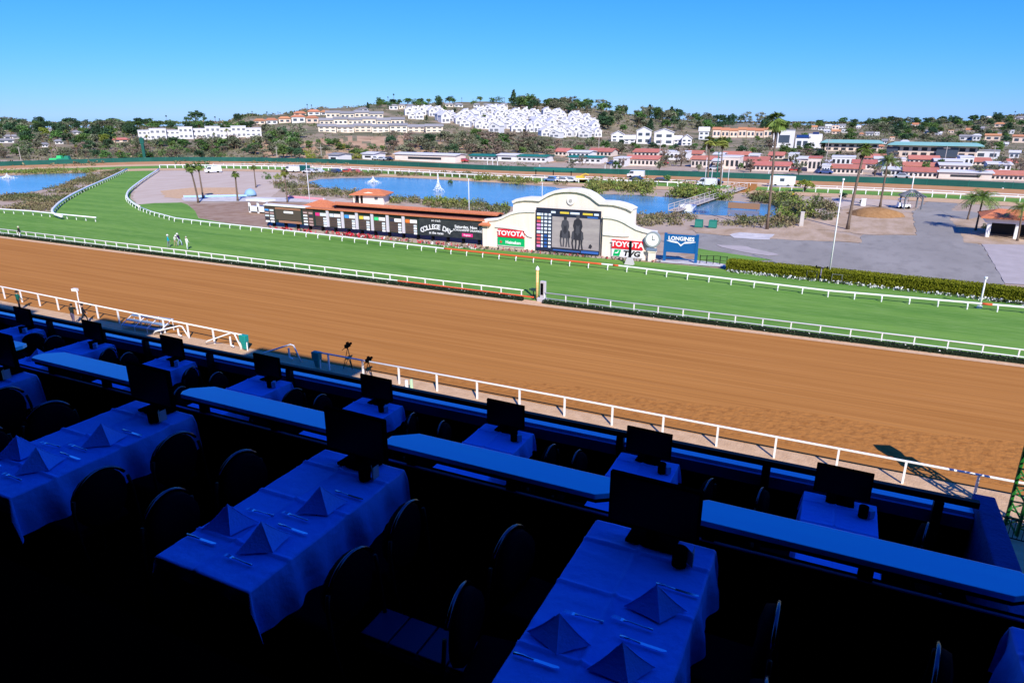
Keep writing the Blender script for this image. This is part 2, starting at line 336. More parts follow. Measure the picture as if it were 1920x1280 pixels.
# backstretch
fence_px = smooth_px([(-260, 333), (-100, 320), (0, 312), (150, 307), (300, 303), (450, 303), (600, 306), (780, 313), (960, 321), (1200, 328.5), (1440, 337), (1700, 346), (1920, 356), (2200, 370)], 3)
def off_px(f): return [(x, y+f(x)) for x, y in fence_px]
b1 = [G(*p) for p in off_px(lambda x: 0)]
b2 = [G(*p) for p in off_px(lambda x: 5 + max(0, x-300)*0.0037)]
b3 = [G(*p) for p in off_px(lambda x: 8 + max(0, x-300)*0.0055)]
b4 = [G(*p) for p in off_px(lambda x: 13.0 + max(0, x-300)*0.0072)]
b5 = [G(*p) for p in off_px(lambda x: 17 + max(0, x-300)*0.0095)]
def ribbon(name, a, b, z, m):
    k = MB()
    for i in range(len(a)-1): k.face([(a[i].x, a[i].y, z), (b[i].x, b[i].y, z), (b[i+1].x, b[i+1].y, z), (a[i+1].x, a[i+1].y, z)])
    o = k.build(name, m)
    if o.data.polygons[0].normal.z < 0: o.data.flip_normals()
    o['kind'] = 'structure'
ribbon('backstretch_dirt', b1, b2, 0.04, mat('pale track dirt', (.50, .27, .13), .95, .05, col2=(.44, .21, .09), scale=.3))
ribbon('backstretch_edge', b2, b3, 0.05, M_edge)
ribbon('backstretch_turf', b3, b4, 0.06, M_turf)
ribbon('backstretch_path', b4, b5, 0.05, M_sand)
psheet('dirt_crossing', [(1372, 341), (1420, 342), (1418, 357), (1400, 361), (1368, 358)], 0.09, M_dirt)
# ponds
main_shore = [(578, 341), (600, 336), (660, 334), (720, 333), (800, 334), (880, 337), (960, 345), (1040, 351), (1110, 364), (1200, 366), (1300, 374), (1366, 377), (1450, 384), (1470, 396), (1445, 408), (1400, 406), (1300, 402), (1235, 402), (1180, 401), (1100, 395), (1000, 388), (945, 387), (900, 384), (850, 378), (800, 374), (740, 369), (690, 362), (640, 356), (600, 351), (582, 347)]
psheet('pond_water', main_shore, 0.02, M_water)
left_shore = [(-140, 345), (-60, 336), (0, 331), (90, 326), (160, 325), (172, 327), (150, 334), (120, 347), (60, 360), (0, 368), (-140, 378)]
psheet('lake_water', left_shore, 0.02, M_water)

# ------------------------------------------------------------ rails
def polyline_points(pts, step, start=0.0):
    out = []; acc = start; 
    for i in range(len(pts)-1):
        a, b = pts[i], pts[i+1]; L = (b-a).length
        if L < 1e-6: continue
        while acc <= L: out.append((a.lerp(b, acc/L), (b-a).normalized())); acc += step
        acc -= L
    return out
def rail_fence(name, label, cat, pts, h, r, step, post, group=None, lower=None, m=M_white, sleeve=None, lean=0.0, caps=False, post_from=0.0, n=8, start=0.0, maxposts=100):
    base = pts[0]; t = thing(name, label, cat, base, 0, group)
    L = [Vector((p.x-base.x, p.y-base.y, 0)) for p in pts]
    def bar(nm, z, rad, mm):
        b = MB(); b.tube([(p.x, p.y, z) for p in L], rad, n); return b.build(nm, mm, t, smooth=True)
    bar('top_rail', h, r, m)
    if lower: bar('lower_rail', lower[0], lower[1], m)
    pp = polyline_points(L, step, start)[:maxposts]
    if not pp: return t
    pb = MB()
    if lean:      # gooseneck post: foot set back from the rail
        pb.tube([(0, -lean, post_from), (0, -lean, h*0.55), (0, -lean*.5, h*0.85), (0, 0, h-r*.5)], post, 6)
    else:
        pb.bb(-post, post, -post, post, post_from, h-r*.6)
        if caps: pb.bb(-post*1.5, post*1.5, -post*1.5, post*1.5, h-r*.6, h+r*1.6)
    first = pb.build('post', m, t)
    plain = None
    for i, (p, d) in enumerate(pp):
        o = first if i == 0 else first.copy()
        if i: C.objects.link(o)
        o.location = (p.x, p.y, 0); o.rotation_euler = (0, 0, math.atan2(d.y, d.x))
    return t
# near (outer) dirt rail with a horse gap
V = Vector
rail_fence('track_rail', 'white outside dirt rail, the long right hand stretch from the gap past the near tables', 'rail', [V((-31.8, 34.55, 0)), V((-13.7, 34.6, 0)), V((7.0, 34.45, 0)), V((22, 34.3, 0))], 1.2, .06, 2.95, .05, lower=None, start=0.9)
rail_fence('track_rail', 'white outside dirt rail, left hand stretch ending at the green padded post', 'rail', [V((-110, 36.6, 0)), V((-72, 36.2, 0)), V((-39.7, 35.15, 0))], 1.2, .06, 2.95, .05, start=2.2)
# posts of the near rail carry small white caps
# inner dirt rail beside low hedge
for lab, x0, x1 in (('white inside dirt rail over the low hedge, long left stretch up to the winning post', -150, -26.6), ('white inside dirt rail over the low hedge, right stretch beyond the winning post', -24.4, 60)):
    rail_fence('track_rail', lab, 'rail', [V((x0, 57.75, 0)), V((x1, 57.75 if x1 < 0 else 57.2, 0))], .98, .055, 2.2 if x1 < 0 else 2.2, .045, lower=(.44, .05), caps=False)
# turf running rail
main = [G(x, y, .62) for x, y in [(1990, 583), (1920, 576), (1553, 545), (1160, 498), (960, 479), (833, 466), (660, 446), (500, 428), (400, 417.5), (330, 409), (285, 397), (262, 388)]]
main = [V((p.x, p.y, 0)) for p in main]
tr = rail_fence('turf_rail', 'thick white plastic turf rail with gooseneck posts, curving from the right edge to the chute', 'rail', main, .62, .095, 2.35, .06, lean=-.22, maxposts=100)
def sleeve(x0, x1, m, nm):
    pts = []
    for i in range(len(main)-1):
        a, b = main[i], main[i+1]
        for k in range(20): pts.append(a.lerp(b, k/20))
    pts = [p for p in pts if x0 <= p.x <= x1]
    b = MB(); b.tube([(p.x-main[0].x, p.y-main[0].y, .62) for p in pts], .11, 8); o = b.build(nm, m, tr, smooth=True); o['label'] = 'orange sleeved stretch of the rail'
sleeve(G(833, 466, .6).x, G(1134, 495, .6).x, M_orange, 'rail_sleeve')
sleeve(G(1143, 496, .6).x, G(1166, 499, .6).x, M_orange, 'rail_sleeve')
sleeve(G(1838, 566, .6).x, G(1866, 570, .6).x, M_orange, 'rail_sleeve')
ch = smooth_px([(262, 388), (247, 379), (238, 369), (241, 358), (256, 345), (276, 331), (298, 317)], 3)
chp = [V((p.x, p.y, 0)) for p in [G(x, y, .62) for x, y in ch]]
rail_fence('chute_rail', 'white inside rail of the turf chute curving round the bare grey pad', 'rail', chp, .62, .20, 3.2, .06, lean=-.3)
cl = smooth_px([(238, 317), (200, 335), (150, 357), (118, 375), (102, 389), (98, 396), (103, 402), (116, 406)], 3)
rail_fence('chute_rail', 'white outside rail of the turf chute along the brushy lake bank', 'rail', [V((p.x, p.y, 0)) for p in [G(x, y, .62) for x, y in cl]], .62, .22, 3.2, .06, lean=-.3)
rail_fence('chute_rail', 'white rail stub sticking out across the turf at far left', 'rail', [V((p.x, p.y, 0)) for p in [G(x, y, .8) for x, y in [(-60, 387), (0, 392), (60, 396), (116, 402), (180, 408)]]], .8, .11, 2.5, .07, lean=-.3)
# backstretch rails
def bs(offa, offb): return [V((p.x, p.y, 0)) for p in [G(*q) for q in off_px(lambda x: offa + max(0, x-300)*offb)]]
def clip(pts, xa, xb): return [p for p in pts if xa <= p.x <= xb]
tr2 = bs(12.6, .0068)
rail_fence('turf_rail', 'white backstretch turf rail beyond the ponds, left of the dirt crossing', 'rail', clip(tr2, -215, -34), 1.05, .14, 2.6, .11, maxposts=70)
rail_fence('turf_rail', 'white backstretch turf rail right of the dirt crossing, behind the gazebo', 'rail', clip(tr2, -22, 80), 1.05, .12, 2.6, .09)
rail_fence('track_rail', 'white low rail between backstretch dirt and backstretch turf', 'rail', clip(bs(7, .0052), -210, 80), .7, .07, 4.0, .06, maxposts=75)

# green windscreen fence along the backstretch
t = thing('screen_fence', 'long dark green windscreen fence along the far side of the backstretch', 'fence', (b1[0].x, b1[0].y, 0))
k = MB(); kp = MB()
for i in range(len(b1)-1):
    a, b = b1[i]-b1[0], b1[i+1]-b1[0]; d = (b-a).normalized(); n_ = V((-d.y, d.x, 0))
    q = [a-n_*.03, b-n_*.03, b+n_*.03, a+n_*.03]
    k.prism([(p.x, p.y) for p in q], 0.0, 1.6)
k.build('screen_panel', M_green, t)
pb = None
for p, d in polyline_points([q-b1[0] for q in b1], 9)[:60]:
    if pb is None:
        m_ = MB(); m_.tube([(0, 0, 0), (0, 0, 1.75)], .06, 6); pb = m_.build('post', M_greenp, t); o = pb
    else: o = pb.copy(); C.objects.link(o)
    o.location = (p.x, p.y, 0)

# low planted hedge under the inner rail + bedding
def leafy_box(name, m, pts, wid, h, dens, leaf, label, cat, dark, parent=None, flowers=None):
    base = pts[0]; t = thing(name, label, cat, base)
    core = MB(); lv = MB(); fl = MB()
    rng = random.Random(len(pts)+int(h*100))
    for i in range(len(pts)-1):
        a, b = pts[i]-base, pts[i+1]-base; d = (b-a).normalized(); n_ = V((-d.y, d.x, 0)); L = (b-a).length
        q = [a-n_*wid*.42, b-n_*wid*.42, b+n_*wid*.42, a+n_*wid*.42]
        core.prism([(p.x, p.y) for p in q], 0, h*.86)
        for _ in range(int(L*dens)):
            u = rng.random()*L; f = rng.random()
            if f < .45: p = a+d*u+n_*rng.uniform(-.5, .5)*wid; z = h*rng.uniform(.86, 1.0)
            elif f < .85: p = a+d*u-n_*wid*rng.uniform(.42, .54); z = rng.uniform(0.02, h)
            else: p = a+d*u+n_*wid*rng.uniform(.42, .54); z = rng.uniform(0.02, h)
            lv.leaf((p.x, p.y, z), leaf, 0, rng)
            if flowers and rng.random() < flowers: fl.leaf((p.x, p.y, z), leaf*.8, 0, rng)
    core.build('branches', dark, t); lv.build('foliage', m, t)
    if fl.f: fl.build('blossom', M_petalw, t)
    return t
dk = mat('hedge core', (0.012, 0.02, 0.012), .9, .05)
leafy_box('low_hedge', M_hedged, [V((-150, 57.45, 0)), V((-26.5, 57.45, 0))], .5, .4, 26, .10, 'low dark flowering hedge under the inside rail, left of the winning post', 'hedge', dk, flowers=.10)
leafy_box('low_hedge', M_hedged, [V((-24.4, 57.45, 0)), V((45, 57.1, 0))], .5, .4, 30, .10, 'low dark flowering hedge under the inside rail, right of the winning post', 'hedge', dk, flowers=.08)
hg = [G(1364, 504), G(1445, 513), G(1536, 522)]
leafy_box('clipped_hedge', M_hedge, hg, 2.0, 1.15, 900, .085, 'clipped yellow green hedge beside the grey yard, left of the dark gate', 'hedge', mat('hedge core dark', (0.13, 0.14, 0.01), .9, .05))
hg2 = [G(1541, 523), G(1700, 540), G(1850, 556), G(1990, 573)]
leafy_box('clipped_hedge', M_hedge, hg2, 2.0, 1.2, 900, .085, 'clipped yellow green hedge along the yard, right of the dark gate', 'hedge', MATS['hedge core dark'])
# flower bedding (uncountable)
def bedding(name, px, n, h, leaf, mats, wts, wid=.5):
    pts = [G(*p) for p in px]; b = MB(); rng = random.Random(n)
    for _ in range(n):
        i = rng.randrange(len(pts)-1); p = pts[i].lerp(pts[i+1], rng.random())
        c = (p.x+rng.gauss(0, .1), p.y+rng.gauss(0, wid*.4), h*.4)
        mi = rng.choices(range(len(mats)), wts)[0]
        b.clump(c, .16, .16, h*.5, 5, leaf, mi, rng)
    tag(b.build(name, mats), kind='stuff')
bedding('white_flowers', [(1364, 509.5), (1536, 528), (1850, 563), (1990, 581)], 520, .4, .11, [M_petalw, M_hedged], [2, 3])
bedding('bedding_plants', [(912, 466), (1010, 475), (1130, 485), (1240, 492)], 130, .4, .12, [M_hedged, M_petalr], [5, 1])
bedding('red_flowers', [(503, 428), (640, 441), (700, 447)], 110, .6, .16, [M_petalr, M_hedged], [3, 1])
bedding('red_flowers', [(640, 441), (780, 455), (908, 466)], 120, .55, .15, [M_petalr, mat('dry bloom', (.3, .2, .1)), M_petalw, M_hedged], [3, 3, 1.5, 1])
bedding('edge_flowers', [(820, 462), (912, 469)], 40, .3, .1, [M_petalw, M_hedged], [1, 1])
# brush on the banks
def brush(name, px, n, h, leaf, m, per=7, spread=.7):
    P = [G(*p) for p in px]; rng = random.Random(n+len(px)); xs = [p.x for p in P]; ys = [p.y for p in P]; b = MB(); k_ = 0; tries = 0
    def inside(x, y):
        c = False; j = len(P)-1
        for i in range(len(P)):
            if (P[i].y > y) != (P[j].y > y) and x < (P[j].x-P[i].x)*(y-P[i].y)/(P[j].y-P[i].y)+P[i].x: c = not c
            j = i
        return c
    while k_ < n and tries < n*60:
        tries += 1; x, y = rng.uniform(min(xs), max(xs)), rng.uniform(min(ys), max(ys))
        if not inside(x, y) or noise.noise((x*.12, y*.12, n)) < -.12: continue
        k_ += 1; hh = h*rng.uniform(.4, 1.2)
        b.clump((x, y, hh*.40), spread*rng.uniform(.6, 1.5), spread*rng.uniform(.6, 1.5), hh*.5, int(per*1.8), leaf*.62, 0, rng)
    tag(b.build(name, m), kind='stuff')
brush('bank_brush', [(172, 327), (236, 317), (190, 340), (104, 386), (92, 397), (0, 391), (-150, 384), (-150, 379), (0, 369), (60, 361), (120, 348), (152, 335)], 1100, 1.0, .32, M_scrub, 8, .9)
brush('far_bank_reeds', [(-150, 333), (0, 329), (170, 325), (200, 322), (150, 320), (0, 322), (-150, 330)], 420, 1.7, .35, M_reed)
brush('far_bank_brush', [(575, 340), (600, 334), (720, 330), (880, 334), (960, 342), (1060, 349), (1060, 343), (960, 335), (880, 328), (720, 325), (600, 328), (530, 335)], 520, 1.6, .36, M_scrub)
brush('reed_bed', [(1100, 367), (1200, 368), (1300, 376), (1368, 379), (1375, 370), (1300, 362), (1200, 352), (1110, 350), (1100, 358)], 420, 3.2, .45, M_reed, 10)
brush('reed_clump', [(880, 340), (960, 347), (1010, 350), (1005, 343), (960, 339), (900, 335)], 110, 2.0, .4, M_reed, 9)
brush('near_bank_brush', [(505, 345), (575, 340), (582, 348), (640, 357), (690, 364), (740, 371), (800, 376), (850, 380), (950, 389), (960, 408), (860, 396), (740, 384), (700, 378), (620, 369), (540, 366)], 620, 1.4, .34, M_scrub, 8)
brush('near_bank_reeds', [(720, 372), (800, 378), (870, 383), (950, 389), (955, 395), (860, 390), (730, 380)], 200, 1.8, .36, M_reed, 8)
brush('shore_brush', [(1180, 402), (1300, 404), (1440, 410), (1500, 418), (1480, 428), (1400, 426), (1340, 422), (1200, 425), (1185, 412)], 300, 1.1, .32, M_scrub, 8)
brush('pond_side_brush', [(1395, 366), (1470, 368), (1560, 388), (1580, 404), (1530, 416), (1460, 418), (1440, 408), (1470, 396), (1448, 384), (1390, 376)], 520, 1.8, .36, M_scrub, 9)
brush('pond_side_reeds', [(1395, 368), (1470, 372), (1520, 388), (1530, 408), (1460, 418), (1445, 409), (1472, 396), (1450, 384)], 170, 2.4, .4, M_reed, 9)
# ------------------------------------------------------------ hills
COLS = [(-420, [(330, None), (380, 291), (450, 276), (600, 256), (800, 244), (1200, 241)]),
 (0, [(332, None), (380, 290), (450, 275), (600, 256), (800, 244), (1200, 242)]),
 (150, [(318, None), (360, 290), (430, 275), (560, 255), (760, 242), (1200, 241)]),
 (260, [(300, None), (335, 290), (390, 272), (470, 262), (540, 250), (700, 239), (1200, 240)]),
 (400, [(288, None), (330, 288), (380, 268), (460, 261), (520, 244), (700, 236), (1200, 240)]),
 (480, [(282, None), (325, 284), (365, 262), (450, 243), (600, 219), (800, 222), (1200, 236)]),
 (620, [(268, None), (300, 288), (345, 258), (420, 245), (520, 222), (650, 203), (850, 212), (1300, 236)]),
 (720, [(262, None), (295, 292), (345, 260), (420, 243), (520, 222), (680, 196), (900, 206), (1300, 236)]),
 (800, [(256, None), (295, 293), (345, 264), (430, 246), (520, 222), (700, 193), (900, 204), (1400, 236)]),
 (900, [(250, None), (290, 296), (350, 272), (440, 250), (550, 225), (740, 190), (920, 204), (1400, 236)]),
 (1000, [(244, None), (285, 298), (350, 280), (450, 256), (560, 230), (760, 193), (950, 206), (1400, 238)]),
 (1100, [(240, None), (285, 300), (350, 286), (450, 264), (570, 238), (760, 204), (950, 214), (1400, 240)]),
 (1250, [(235, None), (285, 303), (350, 291), (450, 275), (600, 252), (800, 226), (1000, 230), (1500, 242)]),
 (1400, [(232, None), (285, 306), (360, 295), (450, 281), (600, 257), (800, 241), (1100, 240), (1600, 244)]),
 (1540, [(230, None), (300, 308), (400, 290), (560, 266), (800, 247), (1100, 240), (1400, 242)]),
 (1700, [(232, None), (310, 312), (400, 297), (560, 278), (800, 258), (1200, 243), (1500, 240)]),
 (1800, [(236, None), (310, 313), (400, 298), (560, 280), (800, 258), (1100, 236), (1400, 230)]),
 (1900, [(240, None), (310, 314), (400, 299), (560, 278), (800, 254), (1100, 228), (1400, 218)]),
 (2400, [(260, None), (330, 312), (400, 299), (560, 276), (800, 254), (1100, 230), (1400, 216)])]
PROF = []
for x, L in COLS:
    az = math.atan2(ray(x, 250).x, ray(x, 250).y); out = []
    for r, y in L:
        if y is None: out.append((r, -0.3))
        else:
            d = ray(x, y); out.append((r, max(0.2, CAMH + r*d.z/math.hypot(d.x, d.y))))
    out.append((out[-1][0]+160, max(-2., out[-1][1]-22))); out.append((out[-1][0]+1500, -200.0)); PROF.append((az, out))
def _pz(pr, r):
    if r <= pr[0][0]: return -0.5
    for i in range(len(pr)-1):
        if r <= pr[i+1][0]:
            t = (r-pr[i][0])/(pr[i+1][0]-pr[i][0]); return pr[i][1]*(1-t)+pr[i+1][1]*t
    return pr[-1][1]
def TZ(X, Y):
    r = math.hypot(X, Y); az = math.atan2(X, Y)
    if az <= PROF[0][0]: z = _pz(PROF[0][1], r)
    elif az >= PROF[-1][0]: z = _pz(PROF[-1][1], r)
    else:
        for i in range(len(PROF)-1):
            if az <= PROF[i+1][0]:
                t = (az-PROF[i][0])/(PROF[i+1][0]-PROF[i][0]); t = t*t*(3-2*t)
                z = _pz(PROF[i][1], r)*(1-t)+_pz(PROF[i+1][1], r)*t; break
    if z > 2: z += min(1, (z-2)/6)*(noise.noise((X*.035, Y*.035, 3))*1.6+noise.noise((X*.11, Y*.11, 9))*.7)
    return z
def T(x, y, rmin=225):
    d = ray(x, y); hl = math.hypot(d.x, d.y); best = None; r = rmin; pr = rmin
    def gap(r):
        X, Y = d.x/hl*r, d.y/hl*r; return CAMH + d.z/hl*r - max(TZ(X, Y), 0)
    while r < 1700:
        g_ = gap(r)
        if g_ <= 0:
            lo, hi = pr, r
            for _ in range(5):
                m = (lo+hi)/2
                if gap(m) <= 0: hi = m
                else: lo = m
            r = hi; break
        if best is None or g_/r < best[0]: best = (g_/r, r)
        pr = r; r += 8 + r*.008
    else: r = best[1]
    X, Y = d.x/hl*r, d.y/hl*r
    return V((X, Y, max(TZ(X, Y), 0)))
azs = [-1.75 + i*.0062 for i in range(370)]; rs = []
r = 222.0
while r < 2700: rs.append(r); r *= 1.022
k = MB(); nr = len(rs)
for a in azs:
    for r in rs:
        X, Y = math.sin(a)*r, math.cos(a)*r; k.v.append((X, Y, TZ(X, Y)))
for i in range(len(azs)-1):
    for j in range(nr-1):
        q = (i*nr+j, (i+1)*nr+j, (i+1)*nr+j+1, i*nr+j+1)
        if max(k.v[t][2] for t in q) > -.25 or math.hypot(k.v[q[0]][0], k.v[q[0]][1]) > 700: k.f.append(q); k.m.append(0)
M_hill = mat('hillside', (0.33, 0.25, 0.17), .95, .05, col2=(0.17, 0.155, 0.085), scale=.045, lo=.38, hi=.6, col3=(0.07, 0.085, 0.038), scale3=.016, lo3=.5, hi3=.68, bump=.6, bscale=.3)
M_cliff = mat('sandstone', (0.50, 0.33, 0.20), .95, .05, col2=(0.36, 0.22, 0.13), scale=.12, bump=.8, bscale=.4)
for fi, f in enumerate(k.f):
    c = sum((Vector(k.v[q]) for q in f), Vector())/4
    x, y = proj(c)
    if math.hypot(c.x, c.y) < 460 and ((470 < x < 910 and 256 < y < 300) or (1010 < x < 1210 and 276 < y < 308)):
        if noise.noise((x*.035, y*.11, 4))+.4*noise.noise((x*.12, y*.3, 8)) > (-.05 if 570 < x < 770 else .10): k.m[fi] = 1
o = k.build('hills', [M_hill, M_cliff], smooth=True, kind='structure')
if o.data.polygons[100].normal.z < 0: o.data.flip_normals()
# ------------------------------------------------------------ buildings on and below the hill
RECTS = []          # photo areas kept clear of trees
def span(x0, x1, yb):
    a, b = T(x0, yb), T(x1, yb); c = T((x0+x1)/2, yb)
    r = math.hypot(c.x, c.y); wd = (x1-x0)*r/1338/ max(.35, math.cos(math.atan2(c.x, c.y)) * 1.0 + 0.0)
    return c, r, wd
def face_size(x0, x1, yt, yb):
    c = T((x0+x1)/2, yb); r = math.hypot(c.x, c.y)
    dpt = c.dot(_fw)-CAMH*_fw.z    # camera depth
    return c, r, (x1-x0)*dpt/FOC, (yb-yt)*dpt/FOC
def house(name, label, cat, x0, x1, yt, yb, roof, wallm, roofm, group=None, roof_px=3, depth=None, rows=1, nwin=3, winm=None, axis='x', turn=None, winh=.45, porch=False):
    c, r, wd, ht = face_size(x0, x1, yt, yb); RECTS.append((x0, yt, x1, yb))
    rz = math.atan2(c.x, c.y)*-1 if turn is None else turn
    if turn is not None: wd /= max(.5, math.cos(abs(math.atan2(-c.x, c.y)-turn)))
    d = depth or min(max(wd*.6, 7), 12); t = thing(name, label, cat, c, rz, group)
    rh = roof_px*r/1338 if roof != 'flat' else 0; wh = ht-rh
    b = MB(); b.bb(-wd/2, wd/2, 0, d, -3, wh)
    if roof == 'gable' and axis == 'y':
        b.add([(-wd/2, 0, wh), (wd/2, 0, wh), (0, 0, wh+rh), (-wd/2, d, wh), (wd/2, d, wh), (0, d, wh+rh)], [(0, 1, 2), (5, 4, 3)])
    elif roof == 'gable':
        b.add([(-wd/2, 0, wh), (-wd/2, d, wh), (-wd/2, d/2, wh+rh), (wd/2, 0, wh), (wd/2, d, wh), (wd/2, d/2, wh+rh)], [(0, 2, 1), (3, 4, 5)])
    b.build('wall', wallm, t)
    q = MB()
    if roof == 'gable': q.gable(-wd/2, wd/2, 0, d, wh+.02, wh+rh+.02, .5, .2, axis)
    elif roof == 'hip': q.hip(-wd/2, wd/2, 0, d, wh+.17, wh+rh, .6, .5)
    elif roof == 'shed': q.add([(-wd/2-.4, -1.2, wh+.05), (wd/2+.4, -1.2, wh+.05), (wd/2+.4, d, wh+rh), (-wd/2-.4, d, wh+rh), (-wd/2-.4, -1.2, wh-.2), (wd/2+.4, -1.2, wh-.2), (wd/2+.4, d, wh+rh-.25), (-wd/2-.4, d, wh+rh-.25)], [(0, 1, 2, 3), (7, 6, 5, 4), (0, 4, 5, 1), (1, 5, 6, 2), (3, 2, 6, 7), (0, 3, 7, 4)])
    else: q.bb(-wd/2-.15, wd/2+.15, -.15, d+.15, wh+.01, wh+.35)
    q.build('roof', roofm, t)
    wf = None
    for j in range(rows):
        for i in range(nwin):
            if wf is None:
                m_ = MB(); ww, hh = wd/nwin*.55, wh/rows*winh; m_.bb(-ww/2, ww/2, -.06, .08, -hh/2, hh/2); wf = m_.build('window', winm or M_glass, t); o = wf
            else: o = wf.copy(); C.objects.link(o)
            o.location = ((i+.5)/nwin*wd-wd/2, 0, (j+.5)/rows*wh)
    return t
M_wh = mat('white stucco', (0.68, 0.665, 0.67), .85, .1, objrand=.06)
M_bg = mat('beige stucco', (0.72, 0.62, 0.50), .85, .1, objrand=.08)
M_pk = mat('pale peach stucco', (0.70, 0.55, 0.45), .85, .1, objrand=.1)
M_groof = mat('grey shingle', (0.26, 0.25, 0.25), .9, .1, objrand=.12)
M_oroof = mat('orange tile', (0.50, 0.22, 0.11), .85, .1, objrand=.12)
M_wroof = mat('white roof', (0.60, 0.585, 0.60), .85, .1)
M_solar = mat('solar panel', (0.02, 0.035, 0.09), .2, .5)
M_band = mat('grey window', (0.16, 0.17, 0.2), .7, .2)  # one even grey for condominium and cluster house windows
ORD = ['leftmost', 'second from left', 'third from left', 'fourth from left', 'fifth from left', 'sixth from left', 'seventh from left', 'eighth from left', 'ninth from left', 'tenth from left', 'eleventh from left', 'twelfth from left', 'thirteenth from left', 'fourteenth from left']
# white condominium row on the left shoulder
xs = [262, 284, 312, 338, 362, 388, 414, 436, 462, 490]
for i in range(9):
    yt = [246, 243, 246, 240, 243, 239, 242, 238.5, 242][i]; yb = [262, 262, 261, 261, 260, 260, 259, 258, 256][i]
    house('condominium', f'white flat roofed condominium block in the left hillside row, {ORD[i]}', 'house', xs[i], xs[i+1], yt, yb, 'flat', M_wh, M_wroof, 'white condominium blocks on the left hillside', rows=2, nwin=3, winm=M_band, winh=.42)
# beige terraces
for row, (yt, yb, x0, x1, n, nm) in enumerate([(236, 248, 598, 832, 7, 'lowest'), (223, 234, 600, 760, 6, 'middle'), (211, 221, 612, 720, 4, 'topmost')]):
    for i in range(n):
        a = x0+(x1-x0)*i/n; b_ = x0+(x1-x0)*(i+1)/n-1.5
        house('terrace_house', f'beige terrace house with grey roof in the {nm} terrace, {ORD[i]}', 'house', a, b_, yt-2+row*.2+[0, 1.2, -.8, .6, -1.2, .9, 0][(i+row) % 7], yb+[0, .5, -.4, .3, .6, -.3, 0][i % 7], 'gable', M_bg, M_groof, 'beige terrace houses below the hilltop', roof_px=4, rows=2 if row == 0 else 1, nwin=3, winh=.38)
for i, (a, b_, yt, yb) in enumerate([(500, 520, 222, 233), (524, 545, 219, 231), (548, 572, 216, 230), (575, 597, 218, 231), (578, 600, 206, 216), (552, 574, 209, 217), (602, 622, 207, 216), (478, 497, 223, 233)]):
    house('villa', f'cream villa with orange roof left of the terraces, {["below the twin palms", "second along the lower street", "third along the lower street", "fourth along the lower street", "upper street beside twin palms", "upper street end house", "nearest the grey terraces", "farthest left"][i]}', 'house', a, b_, yt, yb, 'hip', M_pk if i % 2 else M_wh, M_oroof, 'orange roofed villas', roof_px=4, rows=1, nwin=2)
# white peaked cluster houses
poly = [(903, 205), (958, 206), (1010, 209), (1050, 215), (1080, 219), (1110, 224), (1131, 234), (1128, 248), (1114, 263), (1070, 260), (1020, 254), (1000, 251), (960, 246), (910, 246), (884, 238), (884, 214)]
def inpoly(x, y, P):
    c = False; j = len(P)-1
    for i in range(len(P)):
        if (P[i][1] > y) != (P[j][1] > y) and x < (P[j][0]-P[i][0])*(y-P[i][1])/(P[j][1]-P[i][1])+P[i][0]: c = not c
        j = i
    return c
spots = []; rng = random.Random(5)
yy = 209
while yy < 266:
    xx = 882 + (yy*7 % 9)
    while xx < 1134:
        x_, y_ = xx+rng.uniform(-2, 2), yy+rng.uniform(-1.5, 1.5)
        if inpoly(x_, y_-2, poly) and noise.noise((x_*.05, y_*.09, 2)) > -.33: spots.append((x_, y_))
        xx += 13.5
    yy += 8
for cx, cy in [(770, 216), (781, 213), (792, 217), (775, 223), (787, 223), (806, 213), (818, 214), (811, 219), (825, 219), (830, 226), (842, 222), (850, 228), (836, 231), (866, 222), (876, 220), (872, 229), (864, 234), (882, 228), (872, 238), (890, 236)]: spots.append((cx, cy))
protos = []
for v in range(4):
    t = thing('peaked_house', 'white steep gabled hillside house', 'house', (0, 0, 0)); ww, d, h = [(6.6, 6, 6.0), (7.5, 6, 5.4), (5.8, 6, 7.0), (8.2, 7, 5.2)][v]
    b = MB(); b.bb(-ww/2, ww/2, 0, d, -4, h*.65); b.add([(-ww/2, 0, h*.65), (ww/2, 0, h*.65), (-ww*.1 if v % 2 else 0, 0, h), (-ww/2, d, h*.65), (ww/2, d, h*.65), (-ww*.1 if v % 2 else 0, d, h)], [(0, 1, 2), (5, 4, 3)]); b.build('wall', M_wh, t)
    xm = -ww*.1 if v % 2 else 0; q = MB()
    for sgn, xe in ((-1, -ww/2-.3), (1, ww/2+.3)):
        ze = h*.65-.3*.5; V_ = [(xe, -.35, ze), (xm, -.35, h+.05), (xm, d+.3, h+.05), (xe, d+.3, ze), (xe, -.35, ze+.22), (xm, -.35, h+.27), (xm, d+.3, h+.27), (xe, d+.3, ze+.22)]
        q.add(V_, [(0, 1, 2, 3), (7, 6, 5, 4), (0, 4, 5, 1), (2, 6, 7, 3), (0, 3, 7, 4), (1, 5, 6, 2)])
    q.build('roof', M_wroof, t)
    for px_, pz_, pw, ph in ((-ww*.24, h*.22, ww*.26, h*.26), (ww*.2, h*.24, ww*.34, h*.22), (-ww*.05, h*.62, ww*.26, h*.2)):
        m_ = MB(); m_.bb(px_-pw/2, px_+pw/2, -.08, .1, pz_-ph/2, pz_+ph/2); m_.build('window', M_band, t)
    m_ = MB(); m_.bb(ww*.18, ww*.36, d*.55, d*.55+.9, h*.6, h*1.08); m_.build('chimney', M_wh, t)
    protos.append(t)
use = [False]*4
